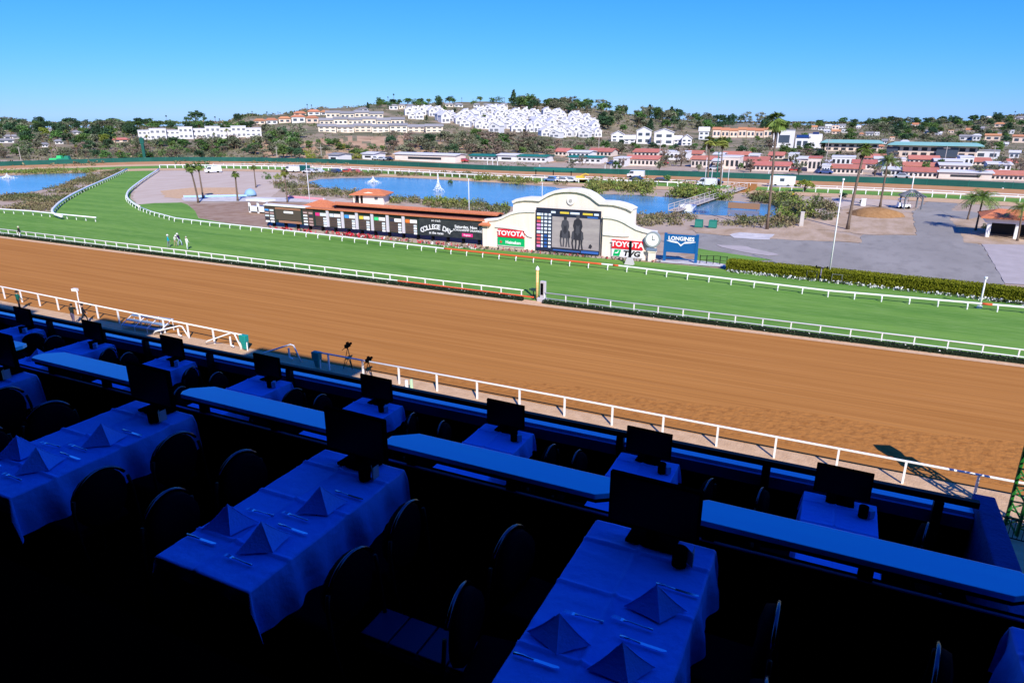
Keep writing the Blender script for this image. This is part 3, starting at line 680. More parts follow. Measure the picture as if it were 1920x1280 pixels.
for i, (x, y) in enumerate(spots):
    v = rng.randrange(4); c = T(x, y)
    o = protos[v] if not use[v] else copy_tree(protos[v]); use[v] = True
    o.location = c; o.rotation_euler = (0, 0, math.atan2(-c.x, c.y)+rng.uniform(-.5, .5)); s_ = rng.uniform(.85, 1.15); o.scale = (s_, s_, s_)
    o['group'] = 'white peaked houses packed on the hillside'
    o['label'] = 'white steep gabled house packed among its like on the middle hillside' if x > 900 else 'white steep gabled house in the small clusters left of the main hillside group'
    RECTS.append((x-4, y-7, x+4, y))
# big houses right of the cluster
for i, (a, b_, yt, yb, rf) in enumerate([(1146, 1170, 247, 266, 'y'), (1170, 1190, 255, 270, 'x'), (1193, 1220, 240, 270, 'y'), (1226, 1262, 243, 272, 'y'), (1264, 1277, 256, 272, 'x'), (1278, 1296, 254, 273, 'y'), (1310, 1328, 240, 262, 'x')]):
    house('white_house', f'large white gabled house right of the packed hillside cluster, {ORD[i]}', 'house', a, b_, yt, yb, 'gable', M_wh, M_wroof, 'large white houses below the ridge', roof_px=7, axis=rf, nwin=2, rows=2)
for i in range(7):
    a = 1336+i*16
    house('terrace_house', f'peach terrace house with orange roof above the palms, {ORD[i]}', 'house', a, a+14, 240+(i % 3), 258, 'gable', M_pk, M_oroof, 'peach terrace behind the tall palm', roof_px=4, rows=1, nwin=2)
# modern white building with solar roof
t = house('modern_building', 'white modern building with blue solar panels behind the tall palm', 'building', 1449, 1486, 246, 277, 'flat', M_wh, M_groof, rows=1, nwin=1, winm=M_glass, depth=14)
c, r, wd, ht = face_size(1449, 1486, 246, 277)
RECTS.append((1449, 244, 1534, 278))
u = r/1338
def lb(mb, x0, x1, y0, y1, ya, yb): mb.bb((x0-1467.5)*u, (x1-1467.5)*u, y0, y1, (277-yb)*u, (277-ya)*u)
b = MB(); lb(b, 1487, 1508, -1, 12, 260, 278); lb(b, 1508.2, 1530, 1, 12, 254, 278); b.build('wing', M_wh, t)
b = MB(); lb(b, 1450, 1459, -1.2, -.1, 245, 277); b.build('tower', M_wh, t)
b = MB(); lb(b, 1454, 1457, -1.35, -1.25, 250, 275); b.build('window', M_glass, t)
for x0, x1, ya, yb in ((1490, 1497, 265, 273), (1500, 1507, 265, 273)):
    b = MB(); lb(b, x0, x1, -1.12, -1.01, ya, yb); b.build('window', M_glass, t)
for (x0, x1, y0, y1, za, zb) in ((1462, 1481, 1, 9, 248, 256), (1488, 1511, -1, 4, 257, 261), (1514, 1524, 1.5, 4, 252, 257)):
    k = MB(); X0, X1 = (x0-1467.5)*u, (x1-1467.5)*u; Z0, Z1 = (277-zb)*u+ .5, (277-za)*u+.5
    k.add([(X0, y0-.3, Z0), (X1, y0-.3, Z0), (X1, y1, Z1), (X0, y1, Z1), (X0, y0-.3, Z0-.2), (X1, y0-.3, Z0-.2), (X1, y1, Z1-.2), (X0, y1, Z1-.2)], [(0, 1, 2, 3), (7, 6, 5, 4), (0, 4, 5, 1), (1, 5, 6, 2), (2, 6, 7, 3), (3, 7, 4, 0)])
    k.build('solar_panel', M_solar, t)
# jade roofed office blocks
def office(lab, x0, x1, yt, yb, bays):
    c, r, wd, ht = face_size(x0, x1, yt, yb); u = r/1338; RECTS.append((x0, yt, x1, yb)); t = thing('office_block', lab, 'building', c, -math.atan2(c.x, c.y))
    rh = 4.6*u; b = MB(); b.bb(-wd/2, wd/2, 0, 16, -3, ht-rh); b.build('wall', M_pk, t)
    q = MB(); q.hip(-wd/2, wd/2, 0, 16, ht-rh+.17, ht, 2.2, .85); q.build('roof', M_jade, t)
    for j in range(2):
        for i in range(bays):
            m_ = MB(); ww = wd/bays*.6; h2 = (ht-rh)*.27; x = (i+.5)/bays*wd-wd/2; z = (ht-rh)*(.28+.42*j)
            m_.bb(x-ww/2, x+ww/2, -.1, .1, z-h2/2, z+h2/2); m_.build('window', M_dark, t)
    return t, wd, ht, u
t, wd, ht, u = office('jade roofed office block just right of the white solar building', 1550, 1640, 264, 284, 7)
t, wd, ht, u = office('long jade roofed office block with dark glass bays above the stables', 1680, 1816, 269, 296, 9)
for x0, x1 in ((1680, 1697), (1752, 1782)):
    b = MB(); b.bb((x0-1748)*u, (x1-1748)*u, -.8, -.15, .5, ht-7.5*u); b.build('glass_bay', M_glass, t)
# far houses on the right hill
FH = [(1522, 1531, 236, 243), (1534, 1546, 238, 244), (1548, 1558, 234, 241), (1560, 1572, 236, 243), (1574, 1584, 233, 240), (1545, 1556, 243, 249), (1560, 1574, 244, 251), (1578, 1588, 243, 249), (1606, 1613, 236, 241), (1612, 1618, 249, 254), (1624, 1636, 248, 254), (1640, 1648, 249, 254), (1711, 1721, 231, 237), (1733, 1741, 244, 250), (1754, 1764, 248, 254), (1778, 1787, 245, 250), (1800, 1820, 254, 263), (1824, 1836, 252, 264), (1848, 1872, 252, 264), (1870, 1876, 250, 255), (1850, 1858, 216, 222), (1866, 1882, 230, 238), (1836, 1844, 238, 243), (1890, 1900, 245, 251), (1900, 1925, 254, 268), (1905, 1925, 218, 224), (1880, 1888, 268, 274), (1668, 1676, 258, 264), (1654, 1662, 262, 270), (1690, 1702, 263, 269), (1812, 1824, 241, 246), (1830, 1868, 284, 298), (1893, 1908, 284, 297), (1645, 1655, 272, 279)]
for i, (a, b_, yt, yb) in enumerate(FH):
    zone = 'on the far ridge above the jade roofs' if a < 1660 and yb < 246 else 'on the far slope behind the office blocks' if a < 1700 else 'high on the right hand hill' if yb < 246 else 'on the lower slope of the right hand hill' if yb < 275 else 'behind the stables below the right hill'
    house('hillside_house', f'small {"white" if i % 3 else "pinkish"} house {zone}', 'house', a, b_, yt, yb, ['gable', 'hip', 'gable', 'flat'][i % 4], M_wh if i % 3 else M_pk, [M_oroof, M_groof, M_wroof][i % 3], 'scattered houses on the right hand hill', roof_px=2.6, rows=1, nwin=2)
for i, (a, b_, yt, yb) in enumerate([(730, 746, 196, 206), (748, 760, 195, 204), (762, 776, 196, 203), (835, 850, 193, 201), (852, 868, 194, 201), (905, 925, 194, 201), (926, 936, 194, 201), (938, 952, 194, 202), (888, 900, 194, 201), (664, 680, 206, 213), (672, 690, 202, 208)]):
    house('hilltop_house', f'low pale house on the hilltop ridge, {ORD[i]}', 'house', a, b_, yt, yb, 'hip', M_bg if i % 2 else M_wh, M_groof, 'houses along the hilltop', roof_px=3, nwin=2)
for i, (a, b_, yt, yb) in enumerate([(0, 24, 260, 268), (10, 34, 253, 260), (60, 68, 240, 246), (92, 99, 240, 246), (138, 152, 245, 252), (215, 240, 259, 267), (105, 118, 262, 270), (80, 90, 268, 276)]):
    house('hillside_house', f'house among trees on the left hillside, {["grey one lowest at the picture edge", "pale one above it", "small one on the skyline", "second small one on the skyline", "white one beside the dark pines", "red roofed one near the white row", "pale one in mid slope", "lowest one in mid slope"][i]}', 'house', a, b_, yt, yb, 'hip', M_wh if i != 5 else M_pk, M_groof if i != 5 else M_barnroof, 'houses among trees on the left hillside', roof_px=3, nwin=2)
# stables: long walls and red roofs
BARN = [(1040, 1062, 280, 292), (1104, 1146, 280, 293), (1188, 1232, 281, 294), (1173, 1231, 294, 311), (1288, 1314, 284, 296), (1296, 1338, 295, 314), (1356, 1402, 286, 296), (1381, 1436, 297, 312), (1411, 1476, 306, 321), (1442, 1467, 287, 298), (1420, 1438, 296, 304), (1514, 1536, 298, 322), (1555, 1614, 311, 326), (1620, 1656, 291, 303), (1600, 1638, 302, 318), (1708, 1755, 294, 308), (1698, 1752, 307, 319), (1698, 1752, 317, 333), (1823, 1853, 298, 310), (1891, 1904, 300, 310), (1855, 1918, 323, 338), (1494, 1512, 296, 316), (1765, 1812, 308, 322), (1336, 1350, 300, 318), (1350, 1384, 296, 317), (1480, 1494, 304, 318), (1065, 1104, 284, 296), (1240, 1286, 286, 300), (1405, 1420, 290, 304), (1478, 1494, 290, 302), (1500, 1552, 302, 316), (1560, 1600, 296, 310), (1640, 1662, 296, 312), (1662, 1694, 300, 316), (1756, 1800, 300, 312), (1800, 1822, 296, 310), (1855, 1890, 306, 320), (1150, 1172, 298, 312), (1338, 1354, 288, 300), (1540, 1554, 312, 326), (1656, 1692, 316, 330)]
for i, (a, b_, yt, yb) in enumerate(BARN):
    redr = i not in (21, 22, 23, 24, 25) and i < 26
    tw = 'with white roof' if not redr else 'with red roof'
    row = 'rear' if yb < 300 else 'middle' if yb < 315 else 'front'
    o = house('stable_barn', '', 'stable', a, b_, yt, yb, 'gable' if i not in (11, 24) and not (i > 25 and i % 2) else 'flat', M_barnwall if i < 26 else M_wh, M_barnroof if redr else M_wroof, 'stable barns behind the backstretch fence', roof_px=5 if redr else 2.5, rows=1, nwin=max(3, int((b_-a)/7)), winm=M_dark, winh=.5, depth=9, turn=0)
    o['label'] = f'long stable barn {tw}, {row} row'
    BARN[i] = (a, o, row, tw)
from collections import defaultdict
dd = defaultdict(list)
for a, o, row, tw in BARN: dd[(row, tw)].append((a, o))
for (row, tw), L in dd.items():
    L.sort(key=lambda q: q[0])
    for i, (a, o) in enumerate(L): o['label'] = f'long stable barn {tw} in the {row} row beyond the fence, {ORD[i]}'
for i, (a, b_, yt, yb, lab) in enumerate([(740, 852, 289, 303, 'long low white barn left of centre beyond the backstretch fence'), (880, 931, 291, 301, 'white stable with a green eaved gallery, leftmost of three'), (970, 1023, 292, 304, 'white stable with a green eaved gallery, middle of three'), (1066, 1126, 294, 306, 'white stable with a green eaved gallery, rightmost of three'), (933, 966, 290, 303, 'white gabled shed between two green eaved stables'), (1766, 1850, 322, 336, 'big white barn with a bare side wall near the right edge'), (680, 700, 287, 299, 'small white hut left of the long low white barn'), (617, 634, 289, 304, 'small white hut with a grey roof at the left end of the fence')]):
    rf = M_greenp if 1 <= i <= 3 else M_wroof if i != 7 else M_groof
    house('white_stable' if i not in (6, 7) else 'white_hut', lab, 'stable' if i not in (6, 7) else 'hut', a, b_, yt, yb, 'gable', M_barnwall if i in (0, 5) else M_wh, rf, None, roof_px=2.2, rows=1, nwin=1 if i in (0, 4, 5, 6, 7) else 6, winm=M_dark, winh=.35, depth=8, turn=0)
# ------------------------------------------------------------ trees
def crown(kind, seed):
    rng = random.Random(seed); leaves = MB(); wood = MB()
    if kind == 'broad':
        wood.tube([(0, 0, 0), (.01, 0, .25), (.03, .02, .55)], [.035, .028, .012], 6)
        for _ in range(4):
            a = rng.uniform(0, 6.28); wood.tube([(0, 0, .22), (math.cos(a)*.2, math.sin(a)*.2, .55)], [.018, .006], 5)
        for _ in range(20):
            a = rng.uniform(0, 6.28); q = rng.random()**.5*.36; z = rng.uniform(.32, .88); q *= 1-max(0, z-.55)*1.3
            rr = rng.uniform(.11, .19); leaves.clump((math.cos(a)*q, math.sin(a)*q, z), rr, rr, rr*.8, 44, .052, 0, rng)
    elif kind == 'euca':
        for _ in range(5):
            a = rng.uniform(0, 6.28); q = rng.uniform(.1, .3); wood.tube([(0, 0, 0), (math.cos(a)*q*.4, math.sin(a)*q*.4, .35), (math.cos(a)*q, math.sin(a)*q, .8)], [.022, .014, .004], 5)
        for _ in range(20):
            a = rng.uniform(0, 6.28); q = rng.random()**.5*.42; z = rng.uniform(.25, .92); rr = rng.uniform(.09, .18)
            leaves.clump((math.cos(a)*q, math.sin(a)*q, z), rr, rr, rr*.75, 34, .046, 0, rng)
    elif kind == 'pine':
        wood.tube([(0, 0, 0), (0, 0, .9)], [.03, .006], 6)
        for i in range(26):
            z = .18+.8*i/26; q = (1-z)*.30+.03; a = i*2.4
            leaves.clump((math.cos(a)*q*.6, math.sin(a)*q*.6, z), q*.85, q*.85, .06, 30, .045, 0, rng)
    elif kind == 'umbrella':
        for _ in range(6):
            a = rng.uniform(0, 6.28); q = rng.uniform(.15, .4); wood.tube([(0, 0, 0), (math.cos(a)*q*.3, math.sin(a)*q*.3, .3), (math.cos(a)*q, math.sin(a)*q, .72)], [.03, .02, .006], 5)
        for _ in range(46):
            a = rng.uniform(0, 6.28); q = rng.random()**.5*.56; z = .93-.42*(q/.56)**2+rng.uniform(-.1, .03); rr = rng.uniform(.08, .14)
            leaves.clump((math.cos(a)*q, math.sin(a)*q, z), rr, rr, rr*.6, 40, .042, 0, rng)
    elif kind == 'shrub':
        wood.tube([(0, 0, 0), (0, 0, .4)], [.04, .01], 5)
        for _ in range(16):
            a = rng.uniform(0, 6.28); q = rng.random()**.5*.55; z = rng.uniform(.15, .8)*(1-.5*(q/.55)**2); rr = rng.uniform(.14, .24)
            leaves.clump((math.cos(a)*q, math.sin(a)*q, z), rr, rr, rr*.8, 34, .06, 0, rng)
    return leaves, wood
TREE = {}
def treemesh(kind, lm, seed):
    key = (kind, lm.name, seed)
    if key not in TREE:
        l, wd = crown(kind, seed); n0 = len(wd.f)
        b = MB(); b.add(wd.v, wd.f, 1); b.add(l.v, l.f, 0)
        o = b.build('tree', [lm, M_trunk]); TREE[key] = o.data; bpy.data.objects.remove(o)
    return TREE[key]
def palm_parts(kind, seed, ln_=None):
    """crown (fronds) and trunk for a palm of trunk height 1; crown radius given in the same unit"""
    rng = random.Random(seed); fr = MB(); sk = MB()
    if kind == 'fan': n, ln, drop = 46, .165, .55
    elif kind == 'tall': n, ln, drop = 46, .112, .65
    else: n, ln, drop = 26, .34, .8
    if ln_: ln = ln_
    for i in range(n):
        a = i*2.39996+rng.uniform(-.2, .2); el = rng.uniform(-.5, 1.25) if kind != 'feather' else rng.uniform(.0, 1.25)
        L = ln*rng.uniform(.8, 1.1); d = V((math.cos(a)*math.cos(el), math.sin(a)*math.cos(el), math.sin(el)))
        side = V((-math.sin(a), math.cos(a), 0)); top = V((0, 0, 1.0))
        segs = 7; pts = []
        for j in range(segs+1):
            t = j/segs; p = top+d*L*t; p.z -= drop*L*t*t*(.6 if el > .6 else .9); pts.append(p)
        if kind == 'feather':
            for j in range(segs):
                for s_ in (-1, 1):
                    for q in range(2):
                        b0 = pts[j].lerp(pts[j+1], q*.5); b1_ = pts[j].lerp(pts[j+1], q*.5+.35); w_ = L*.24*math.sin(math.pi*min(1, (j+q*.5+.8)/(segs+.9)))**.7
                        tip = b0+side*s_*w_+(pts[j+1]-pts[j])*.8; tip.z -= w_*.45
                        fr.face([b0, b1_, tip])
        else:
            for j in range(2): fr.face([pts[j]+side*L*.02, pts[j]-side*L*.02, pts[j+1]-side*L*.02, pts[j+1]+side*L*.02])
            base = pts[2]; out = (pts[segs]-pts[2])
            for q in range(9):
                f = (q/8-.5)*2; tip = base+out*(1-.25*f*f)+side*f*L*.5; tip.z -= abs(f)*L*.18; m_ = base+(tip-base)*.55
                wv = (tip-base).cross(d).normalized()*L*.055
                fr.face([base, m_+wv, tip, m_-wv])
    if kind in ('fan', 'tall'):
        for i in range(26):
            a = i*2.4; z = 1-rng.uniform(.01, .11 if kind == 'tall' else .16); q = .045*rng.uniform(.5, 1.1)
            sk.face([(math.cos(a)*.012, math.sin(a)*.012, z+.02), (math.cos(a+.5)*q, math.sin(a+.5)*q, z-.01), (math.cos(a+.1)*q, math.sin(a+.1)*q, z-.05), (math.cos(a-.4)*q, math.sin(a-.4)*q, z-.01)])
    return fr, sk
def palm(x, yb, yt, kind, lab, lean=(0, 0), tr=.2, name='palm_tree', seed=1, far=False, leafm=None, group=None, ground=None, ln=None):
    g = G(x, yb) if ground is None else ground
    dep = (g-V((0, 0, CAMH))).dot(_fw); h = (yb-yt)*dep/FOC/.985
    t = thing(name, lab, 'palm', g, random.uniform(0, 6), group); fr, sk = palm_parts(kind, seed, ln)
    hh = h*(.93 if kind != 'feather' else .9)
    def warp(mb): mb.v = [(p[0]*hh+lean[0]*(p[2])**1.6, p[1]*hh+lean[1]*(p[2])**1.6, p[2]*hh) for p in mb.v]
    warp(fr); fr.build('crown', leafm or M_leafP, t)
    if sk.f: warp(sk); sk.build('dead_fronds', M_skirt, t)
    b = MB(); n = 9
    b.tube([(lean[0]*(i/n)**1.6, lean[1]*(i/n)**1.6, hh*i/n*.995) for i in range(n+1)], [tr*(1.35 if i == 0 else 1-.35*i/n) for i in range(n+1)], 8); b.build('trunk', M_ptrunk, t, smooth=True)
    return t
M_leafP = mat('palm fronds', (0.11, 0.165, 0.026), .6, .3, island=.45, objrand=.15)
M_leafPy = mat('yellow palm fronds', (0.20, 0.22, 0.035), .6, .3, island=.4, objrand=.12)
M_skirt = mat('dead fronds', (0.17, 0.11, 0.06), .9, .05, island=.4)
palm(1438, 430, 221, 'tall', 'very tall slender palm beside the grey yard, rising over the hill', (.6, .3), .22, seed=2)
palm(1589, 430, 274, 'tall', 'tall leaning palm left of the dirt mound', (1.6, .4), .24, seed=3)
palm(1650, 388, 296, 'feather', 'feathery palm with drooping crown behind the dirt mound', (.2, .2), .2, seed=4)
palm(1326, 348, 262, 'fan', 'left one of twin tall palms beyond the pond reed bed', (-.4, 0), .2, seed=5, leafm=M_leafPy)
palm(1350, 348, 262, 'fan', 'right one of twin tall palms beyond the pond reed bed', (.4, 0), .2, seed=6, leafm=M_leafPy)
palm(372, 380, 310, 'fan', 'nearer of two leaning palms by the white kerb on the grey pad', (-1.3, .3), .2, seed=7)
palm(381, 372, 309, 'fan', 'farther of two palms by the white kerb on the grey pad', (-.3, .3), .2, seed=8)
palm(446, 377, 323, 'fan', 'shorter lone palm right of the pair on the grey pad', (-.5, .2), .2, seed=9)
palm(480, 352, 312, 'fan', 'small palm beside the shrubs at the end of the grey pad', (0, 0), .16, seed=10)
palm(539, 380, 320, 'fan', 'yellow green young palm on the pond bank left of the tote board', (0, 0), .16, seed=11, leafm=M_leafPy)
palm(1814, 412, 368, 'feather', 'left one of the two squat palms beside the road', (.2, 0), .15, seed=12, ln=.62)
palm(1829, 432, 366, 'feather', 'right one of the two squat palms beside the road', (.1, 0), .15, seed=13, ln=.62)
palm(1907, 452, 384, 'feather', 'dark palm in front of the red roofed pavilion', (.3, 0), .16, seed=14, ln=.5)
SKP = [(288, 233, 222), (314, 235, 217), (474, 222, 209), (466, 224, 212), (502, 226, 210), (526, 221, 211), (577, 210, 196), (585, 210, 197), (728, 196, 182), (739, 196, 177), (522, 219, 210), (538, 217, 212), (866, 194, 184), (887, 193, 186), (1142, 217, 202), (946, 192, 183), (1901, 222, 209), (1904, 228, 215), (405, 236, 219), (413, 237, 223)]
for i, (x, yb, yt) in enumerate(SKP):
    where = 'over the white condominium row' if x < 350 else 'on the left skyline between the big round tree and the villas' if x < 520 else 'above the orange roofed villas' if x < 600 else 'twin standing over the grey terraces' if x < 800 else 'on the hilltop behind the packed white houses' if x < 1100 else 'leaning on the ridge right of the packed white houses' if x < 1300 else 'on top of the right hand hill'
    palm(x, yb, yt, 'tall', 'small far palm ' + where, (0, 0), .2, seed=20+i, ground=T(x, yb), leafm=M_leafD, group='far palms on the skyline')
# midslope palms
rp = random.Random(3)
for i in range(26):
    x = rp.choice([rp.uniform(0, 250), rp.uniform(60, 320), rp.uniform(380, 560)]); yb = rp.uniform(262, 300)
    palm(x, yb, yb-rp.uniform(14, 22), rp.choice(['fan', 'feather']), 'yellow green palm among the trees of the left hillside', (0, 0), .25, seed=60+i, ground=T(x, yb), leafm=M_leafPy if i % 3 else M_leafP, group='palms among the trees of the left hillside')
TREES = []
def blocked(x, y, wpx, hpx):
    for a, t_, b, bt in RECTS:
        ox = min(x+wpx/2, b)-max(x-wpx/2, a); oy = min(y, bt)-max(y-hpx, t_)
        if ox > 0 and oy > (bt-t_)*.35 and ox > wpx*.2 and y > t_+2: return True
    return False
KN = {'broad': 'broadleaf_tree', 'euca': 'eucalyptus_tree', 'pine': 'conifer_tree', 'umbrella': 'umbrella_pine', 'shrub': 'shrub'}
def tree(x, yb, hpx, kind, lm, lab=None, group=None, gnd=None, wide=1.0, parts=False):
    g = (T(x, yb) if gnd is None else gnd); dep = (g-V((0, 0, CAMH))).dot(_fw); h = hpx*dep/FOC
    sd = random.randrange(3)
    o = bpy.data.objects.new('evergreen_tree' if kind == 'broad' and lm is M_leafD else 'grey_leaved_tree' if kind == 'broad' and lm is M_leafE else KN[kind], treemesh(kind, lm, sd)); C.objects.link(o)
    o.location = g - V((0, 0, .2)); s_ = h; o.scale = (s_*wide, s_*wide, s_); o.rotation_euler = (0, 0, random.uniform(0, 6.28))
    TREES.append((o, x, yb, hpx, kind, lm, lab, group)); return o
def zone(x0, x1, y0, y1, n, kinds, h0, h1, wide=(1, 1.3)):
    rng = random.Random(int(x0*7+y0)); c = 0; tries = 0
    while c < n and tries < n*25:
        tries += 1; x, y, h = rng.uniform(x0, x1), rng.uniform(y0, y1), rng.uniform(h0, h1)
        if blocked(x, y, h*.9, h): continue
        k_, lm = rng.choice(kinds); tree(x, y, h, k_, lm, wide=rng.uniform(*wide)); c += 1
BG = [('broad', M_leafG), ('broad', M_leafD), ('broad', M_leafD), ('euca', M_leafE), ('pine', M_leafD)]
D_, G_, E2, B2, Y2_ = ('broad', M_leafD), ('broad', M_leafG), ('broad', M_leafE), ('euca', M_leafB), ('broad', M_leafY)
UE, PD, SG, SE, SY = ('euca', M_leafE), ('pine', M_leafD), ('shrub', M_leafG), ('shrub', M_leafE), ('shrub', M_leafY)
zone(-20, 262, 240, 254, 34, [D_, G_, D_, UE], 14, 24, (1.1, 1.5))
zone(-20, 262, 254, 276, 40, [D_, G_, E2, D_, UE, Y2_], 16, 26, (1.1, 1.5))
zone(-20, 262, 276, 300, 46, [G_, E2, D_, UE, SE, SG, B2], 12, 22, (1.1, 1.6))
zone(255, 490, 264, 282, 30, [G_, B2, D_, UE, E2], 14, 24, (1.1, 1.5))
zone(255, 490, 282, 299, 28, [SG, SE, G_, D_, B2], 10, 18, (1.2, 1.7))
zone(470, 570, 236, 298, 30, [D_, E2, UE, G_], 18, 30, (1.1, 1.4))
zone(255, 490, 236, 243, 40, [D_, SG, G_, D_], 8, 15, (1.3, 1.9))
zone(-20, 262, 236, 242, 24, [D_, D_, G_], 12, 19, (1.2, 1.6))
zone(560, 720, 268, 300, 28, [SE, G_, B2, SY, SG], 9, 16, (1.2, 1.7))
zone(720, 900, 258, 292, 42, [UE, E2, B2, D_, E2], 14, 26, (1.1, 1.5))
zone(880, 1060, 256, 292, 44, [UE, B2, G_, E2, B2], 16, 30, (1.1, 1.5))
zone(1060, 1190, 266, 290, 22, [B2, SE, G_, UE], 12, 20, (1.1, 1.6))
zone(700, 960, 190, 204, 26, [D_, SG, G_], 8, 14, (1.1, 1.7))
zone(960, 1140, 194, 216, 34, [D_, UE, E2, G_], 14, 22, (1.1, 1.5))
zone(1130, 1330, 212, 250, 50, [D_, E2, PD, UE, G_], 15, 26, (1.1, 1.4))
zone(1300, 1460, 226, 246, 30, [D_, PD, UE, D_], 14, 22, (1.1, 1.4))
zone(1160, 1450, 262, 290, 28, [SE, G_, D_, UE], 10, 18, (1.1, 1.6))
zone(1440, 1700, 234, 264, 48, [D_, UE, G_, D_], 10, 17, (1.2, 1.7))
zone(1440, 1930, 266, 302, 46, [G_, UE, B2, D_, E2], 12, 22, (1.1, 1.5))
zone(1640, 1930, 220, 268, 100, [D_, E2, D_, G_], 9, 16, (1.2, 1.8))
# individual trees one can point at
for a in [(370, 238, 30, 'umbrella', M_leafD, 'big round dome shaped tree on the left skyline over the white condominiums', 1.15), (447, 232, 20, 'broad', M_leafD, 'dark pointed tree on the skyline left of the villas', 1.1),
 (196, 246, 20, 'umbrella', M_leafE, 'wide grey green tree on the far left skyline', 1.5), (228, 246, 19, 'umbrella', M_leafE, 'grey domed tree next to the dark one on the left skyline', 1.0), (248, 250, 19, 'broad', M_leafD, 'dark round tree just left of the condominium row', 1.2),
 (26, 242, 14, 'pine', M_leafD, 'small dark spire tree near the left edge skyline', .9), (44, 244, 14, 'broad', M_leafD, 'dark tree right of the small spire at left', 1.2), (120, 256, 24, 'broad', M_leafD, 'dark bushy tree standing above the left slope', 1.2),
 (824, 200, 16, 'broad', M_leafD, 'dark round tree on top of the hill centre left', 1.1), (730, 205, 13, 'broad', M_leafD, 'dark tree under the twin skyline palms', 1.1), (690, 204, 12, 'pine', M_leafD, 'dark slim tree over the grey terraces', 1.2),
 (963, 204, 34, 'pine', M_leafD, 'tallest dark pine on the hilltop', 1.0), (976, 205, 24, 'broad', M_leafG, 'green tree right of the tallest hilltop pine', 1.1), (1042, 212, 25, 'umbrella', M_leafE, 'grey domed tree on the ridge behind the white houses', 1.1),
 (1295, 222, 14, 'broad', M_leafB, 'reddish brown tree on the right ridge', 1.1), (1200, 269, 14, 'broad', M_leafG, 'bright green round tree between the large white houses', 1.0),
 (1030, 302, 26, 'euca', M_leafB, 'bare brown tree between the white stables', 1.0), (865, 301, 22, 'euca', M_leafE, 'grey tree at the end of the long low white barn', 1.1), (1242, 310, 30, 'euca', M_leafB, 'brown bare tree left of the gap between stables', .9), (1276, 312, 36, 'euca', M_leafB, 'taller brown bare tree right of the gap between stables', .9),
 (1484, 318, 30, 'euca', M_leafE, 'grey green tree between the stables under the white modern building', .9), (1540, 322, 26, 'euca', M_leafE, 'thin grey tree left of the tall leaning palm among stables', .8), (1672, 318, 28, 'euca', M_leafB, 'brown tree behind the feathery palm', 1.0),
 (1836, 336, 30, 'euca', M_leafE, 'spreading dark tree in front of the big white barn', 1.2), (1810, 318, 9, 'shrub', M_leafY, 'yellow green bush over the big white barn', 1.3), (1388, 318, 14, 'broad', M_leafG, 'small tree before the middle white barn', 1.0), (1760, 326, 13, 'broad', M_leafG, 'small round tree at the end of a front stable', .9), (1905, 318, 26, 'euca', M_leafB, 'brown tree near the right edge behind stables', 1.0), (1876, 312, 22, 'euca', M_leafE, 'grey tree behind the rightmost stable', 1.0)]:
    tree(a[0], a[1], a[2], a[3], a[4], lab=a[5], wide=a[6])
for a in [(1507, 360, 25, 'umbrella', M_leafY, 'wide flat topped yellow green tree right of the pond', 1.25), (1532, 378, 22, 'shrub', M_leafG, 'green bush under the flat topped tree', .8), (1580, 374, 15, 'broad', M_leafD, 'small dark tree behind the leaning palm', 1.2), (1617, 382, 12, 'broad', M_leafG, 'little round tree left of the feathery palm', 1.1),
 (500, 336, 18, 'shrub', M_leafG, 'dense green bush on the edge of the grey pad', .8), (520, 336, 16, 'shrub', M_leafY, 'yellow green bush beside parked cars', .8), (545, 352, 20, 'shrub', M_leafE, 'grey green bush on the left pond bank', 1.0), (1250, 344, 18, 'broad', M_leafG, 'tree beyond the reed bed by the backstretch rail', 1.1), (1268, 345, 14, 'shrub', M_leafY, 'yellow bush beyond the reed bed', 1.0), (1095, 358, 14, 'shrub', M_leafG, 'green bush at the left end of the reed bed', 1.0),
 (845, 344, 12, 'shrub', M_leafG, 'round bush on the far bank right of the tall fountain', 1.0), (1480, 392, 22, 'shrub', M_leafE, 'large grey green bush beside the brown panel', 1.1), (1510, 400, 22, 'shrub', M_leafG, 'large green bush left of the leaning palm', 1.1), (1545, 412, 24, 'shrub', M_leafE, 'broad scrubby bush nearest the tan lot', 1.0), (1455, 372, 18, 'shrub', M_leafG, 'green bush near the end of the pond bridge', 1.3), (1545, 385, 14, 'shrub', M_leafB, 'dry bush above the tan lot', 1.3),
 (1262, 412, 18, 'shrub', M_leafB, 'dry grey shrub behind the blue sign', 1.1), (1848, 428, 20, 'shrub', M_leafD, 'dark bush at the left end of the pavilion', .8), (1900, 436, 18, 'shrub', M_leafG, 'green bush under the pavilion roof', .6)]:
    tree(a[0], a[1], a[2], a[3], a[4], lab=a[5], wide=a[6], gnd=G(a[0], a[1]))
for i, x in enumerate([1072, 1092, 1156, 1166, 1236, 1248, 1346, 1350, 1407, 1488, 1497, 1547, 1552, 1619, 1662, 1684, 1692, 1761, 1768, 1858, 1868, 1882, 1897, 1914, 1310, 1420, 1640, 1735]):
    kk = [('euca', M_leafE), ('euca', M_leafB), ('broad', M_leafG), ('euca', M_leafB), ('broad', M_leafE)][i % 5]
    tree(x, [318, 308, 322, 312][i % 4]+(x-1040)*.014, random.uniform(15, 27), kk[0], kk[1], wide=random.uniform(.8, 1.1))
for i, (x, y) in enumerate([(908, 226), (946, 228), (982, 230), (1004, 224), (1034, 246), (1058, 236), (1078, 250), (1096, 242), (990, 246), (930, 240), (872, 216), (852, 214), (834, 208), (1026, 222), (1070, 228), (898, 240), (800, 226), (1112, 250)]):
    kk = [('broad', M_leafG), ('pine', M_leafD), ('broad', M_leafD)][i % 3]; tree(x, y, random.uniform(8, 12), kk[0], kk[1], wide=1.0)
